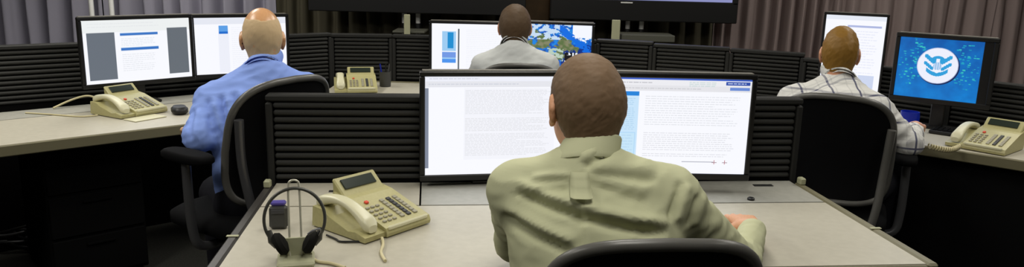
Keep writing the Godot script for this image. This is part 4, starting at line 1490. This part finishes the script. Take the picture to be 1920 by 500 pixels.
# ------------------------------------------------------------------ small things
func small_things() -> void:
	var D := 0.73
	# headset on its stand
	var st := thing("headset_stand", "clear and wire headset stand at the near left desk corner", "stand", Vector3(-0.53, D, -1.80), 15)
	var g := G.new()
	g.box(X(Vector3(0, 0.008, 0)), Vector3(0.09, 0.016, 0.09), 0.006)
	put(g, "base", M.beige, st)
	g = G.new()
	var pts := smooth_path([Vector3(-0.014, 0.014, -0.01), Vector3(-0.014, 0.10, -0.02), Vector3(-0.013, 0.185, -0.03), Vector3(-0.008, 0.203, -0.03), Vector3(0.008, 0.203, -0.03), Vector3(0.013, 0.185, -0.03), Vector3(0.014, 0.10, -0.02), Vector3(0.014, 0.014, -0.01)], 6)
	g.tube(pts, 0.0028, 8)
	put(g, "wire_hanger", M.wire, st)
	g = G.new()
	g.prism(X(Vector3(0, 0.0, -0.012)), PackedVector2Array([Vector2(-0.04, 0.014), Vector2(0.04, 0.014), Vector2(0.026, 0.062), Vector2(-0.026, 0.062)]), -0.003, 0.003)
	put(g, "upright_plate", M.beige, st)
	var h := thing("headset", "grey headset with dark foam ear cups hanging on the wire stand", "headset", Vector3(-0.53, D, -1.80), 15)
	g = G.new()
	pts = []
	for k in 41:
		var a := deg_to_rad(-42.0 + 264.0 * k / 40.0)
		pts.append(Vector3(cos(a) * 0.073, 0.109 + sin(a) * 0.076, -0.028 + 0.012 * (1.0 - sin(a))))
	g.tube(pts, 0.0042, 8)
	put(g, "headband", M.headband, h)
	for s in [-1, 1]:
		g = G.new()
		g.lathe(X(Vector3(s * 0.036, 0.052, 0.0), 0, 0, s * 62), [Vector2(0, -0.012), Vector2(0.026, -0.010), Vector2(0.031, 0), Vector2(0.026, 0.010), Vector2(0.012, 0.015), Vector2(0, 0.015)], 20)
		var cup := put(g, "ear_cup", M.foam, h)
		g = G.new()
		g.tube([Vector3(s * 0.042, 0.05, 0.0), Vector3(s * 0.056, 0.06, -0.005), Vector3(s * 0.062, 0.085, -0.012)], [0.012, 0.010, 0.006], 8)
		put(g, "yoke", M.headband, cup)
	g = G.new()
	g.tube(smooth_path([Vector3(0.05, 0.06, 0.0), Vector3(0.06, 0.09, 0.02), Vector3(0.045, 0.098, 0.045), Vector3(0.03, 0.09, 0.05)], 5), 0.003, 6)
	put(g, "microphone_boom", M.steel, h)
	# dark gadget with violet top
	var gd := thing("call_indicator", "small dark box with a violet top behind the headset", "gadget", Vector3(-0.648, D, -2.05), 10)
	g = G.new()
	g.box(X(Vector3(0, 0.033, 0), -8, 0, 0), Vector3(0.05, 0.066, 0.03), 0.008)
	put(g, "body", M.device, gd)
	g = G.new()
	g.box(X(Vector3(0, 0.072, -0.005), -8, 0, 0), Vector3(0.042, 0.014, 0.026), 0.005)
	put(g, "lamp_cap", M.violet, gd, "violet blue cap")
	g = G.new()
	g.box(X(Vector3(0, 0.052, 0.014), -8, 0, 0), Vector3(0.036, 0.012, 0.004), 0.001)
	put(g, "label_strip", M.steel, gd)
	# cords on the nearest desk
	cable([Vector3(-0.345, 0.738, -1.97), Vector3(-0.335, 0.735, -1.93), Vector3(-0.33, 0.735, -1.87), Vector3(-0.31, 0.735, -1.815)], 0.0045, M.cord, "phone_cord", "cream cord running from the nearest phone to the desk edge")
	cable([Vector3(-0.50, 0.735, -1.99), Vector3(-0.47, 0.734, -1.965), Vector3(-0.45, 0.734, -1.945), Vector3(-0.40, 0.734, -1.95)], 0.003, M.black, "phone_cord", "thin black cord at the foot of the nearest phone")
	cable([Vector3(-0.50, 0.738, -1.82), Vector3(-0.475, 0.735, -1.80), Vector3(-0.44, 0.735, -1.79), Vector3(-0.40, 0.735, -1.765)], 0.0045, M.cord, "audio_cable", "yellowish cable running from the headset stand")
	# left desk
	cable([Vector3(-2.22, 0.736, -3.64), Vector3(-2.17, 0.765, -3.72), Vector3(-2.10, 0.782, -3.74), Vector3(-2.02, 0.765, -3.70), Vector3(-1.96, 0.74, -3.64)], 0.005, M.cord, "phone_cord", "pale looped cord left of the left desk's phone")
	cable([Vector3(-2.28, 0.734, -3.52), Vector3(-2.15, 0.734, -3.50), Vector3(-2.0, 0.734, -3.47), Vector3(-1.93, 0.736, -3.50)], 0.0035, M.cord, "phone_cord", "thin pale cord lying flat on the left desk")
	var mm := G.new()
	mm.pad(X(Vector3(0, 0.018, 0)), Vector3(0.075, 0.036, 0.12), 2.6, 24, 0.8)
	solo(mm, "mouse", M.black, "black mouse on the left desk beside the blue sleeve", "mouse", Vector3(-1.60, D, -3.62), 30)
	g = G.new()
	g.box(X(Vector3(0, 0.003, 0)), Vector3(0.16, 0.004, 0.09), 0.001)
	solo(g, "note_slip", M.cream_light, "cream paper slip in front of the left desk's phone", "paper", Vector3(-1.70, D, -3.48), 60)
	# back desk: pen cup with pens
	var cup := thing("pen_cup", "dark pen cup on the back desk", "pen cup", Vector3(-0.775, D, -4.60), 0)
	g = G.new()
	g.lathe(X(), [Vector2(0, 0.0), Vector2(0.034, 0.0), Vector2(0.036, 0.09), Vector2(0.032, 0.09), Vector2(0.03, 0.01), Vector2(0, 0.01)], 20)
	put(g, "cup_wall", M.device, cup)
	for k in [[-0.012, -8.0, "blue", "blue pen standing in the pen cup"], [0.01, 7.0, "steel", "silver pen standing in the pen cup"], [0.0, 2.0, "black", "black pen standing in the pen cup"]]:
		g = G.new()
		g.tube([Vector3(0, 0, 0), Vector3(0, 0.12, 0), Vector3(0, 0.128, 0)], [0.0045, 0.0045, 0.002], 8)
		var pen := solo(g, "pen", M[k[2]], k[3], "pen", Vector3(-0.775 + k[0], D + 0.011, -4.60 + absf(k[0]) * 0.6 - 0.006))
		pen.rotation.z = deg_to_rad(-k[1])
	# right desk
	var kb := thing("keyboard", "black keyboard in front of the seal monitor", "keyboard", Vector3(2.15, D, -3.56), -40)
	put(bx(Vector3(0, 0.01, 0), Vector3(0.30, 0.018, 0.12), 0.004), "case", M.black, kb)
	var kk := G.new()
	kk.box(X(), Vector3(0.018, 0.006, 0.018), 0.002)
	var km := kk.mesh()
	for r in 5:
		for c in 13:
			var o := put(km, "key", M.black_soft, kb)
			o.position = Vector3(-0.128 + c * 0.0213, 0.0215, -0.045 + r * 0.0222)
	var mug := thing("mug", "deep blue mug under the seal monitor", "mug", Vector3(1.925, D, -3.665), 30)
	g = G.new()
	g.lathe(X(), [Vector2(0, 0.0), Vector2(0.036, 0.0), Vector2(0.042, 0.01), Vector2(0.042, 0.095), Vector2(0.038, 0.095), Vector2(0.037, 0.012), Vector2(0, 0.012)], 24)
	put(g, "cup_wall", M.blue, mug)
	g = G.new()
	g.tube(smooth_path([Vector3(0.04, 0.08, 0), Vector3(0.07, 0.075, 0), Vector3(0.07, 0.035, 0), Vector3(0.04, 0.025, 0)], 5), 0.006, 8)
	put(g, "handle", M.blue, mug)
	# coiled handset cord of the right phone
	var coil: Array = []
	for k in 121:
		var u := k / 120.0
		var c := Vector3(1.93, 0.752, -3.235).lerp(Vector3(1.80, 0.752, -3.235), u) + Vector3(0, -0.008 * sin(PI * u), 0.03 * sin(PI * u))
		var a := u * TAU * 15.0
		coil.append(c + Vector3(0, cos(a), sin(a)) * 0.010)
	g = G.new()
	g.tube(coil, 0.0035, 6)
	solo(g, "coiled_cord", M.cord, "coiled cream handset cord at the right desk's edge", "cord")
	# cables heaped on the floor under the left desk
	var q := RandomNumberGenerator.new()
	q.seed = 4
	for k in 5:
		pts = []
		var c := Vector3(-2.52 + q.randf_range(-0.06, 0.1), 0, -3.66 + q.randf_range(-0.06, 0.06))
		for j in 9:
			var a := j * 1.1 + k
			pts.append(c + Vector3(cos(a) * q.randf_range(0.06, 0.15), 0.02 + 0.022 * k + q.randf_range(0.0, 0.03), sin(a) * q.randf_range(0.05, 0.11)))
		cable(pts, 0.007, M.steel if k % 2 else M.black, "floor_cable", ["lowest black cable of the tangle on the floor under the left desk", "lower grey cable in the tangle under the left desk", "black cable in the middle of the tangle under the left desk", "upper grey cable in the tangle under the left desk", "topmost black cable of the tangle under the left desk"][k], "cables heaped under the left desk")

func cable(pts: Array, rad: float, m: Material, called: String, label: String, group := "") -> void:
	var g := G.new()
	g.tube(smooth_path(pts, 8), rad, 6)
	solo(g, called, m, label, "cable", Vector3.ZERO, 0, group)
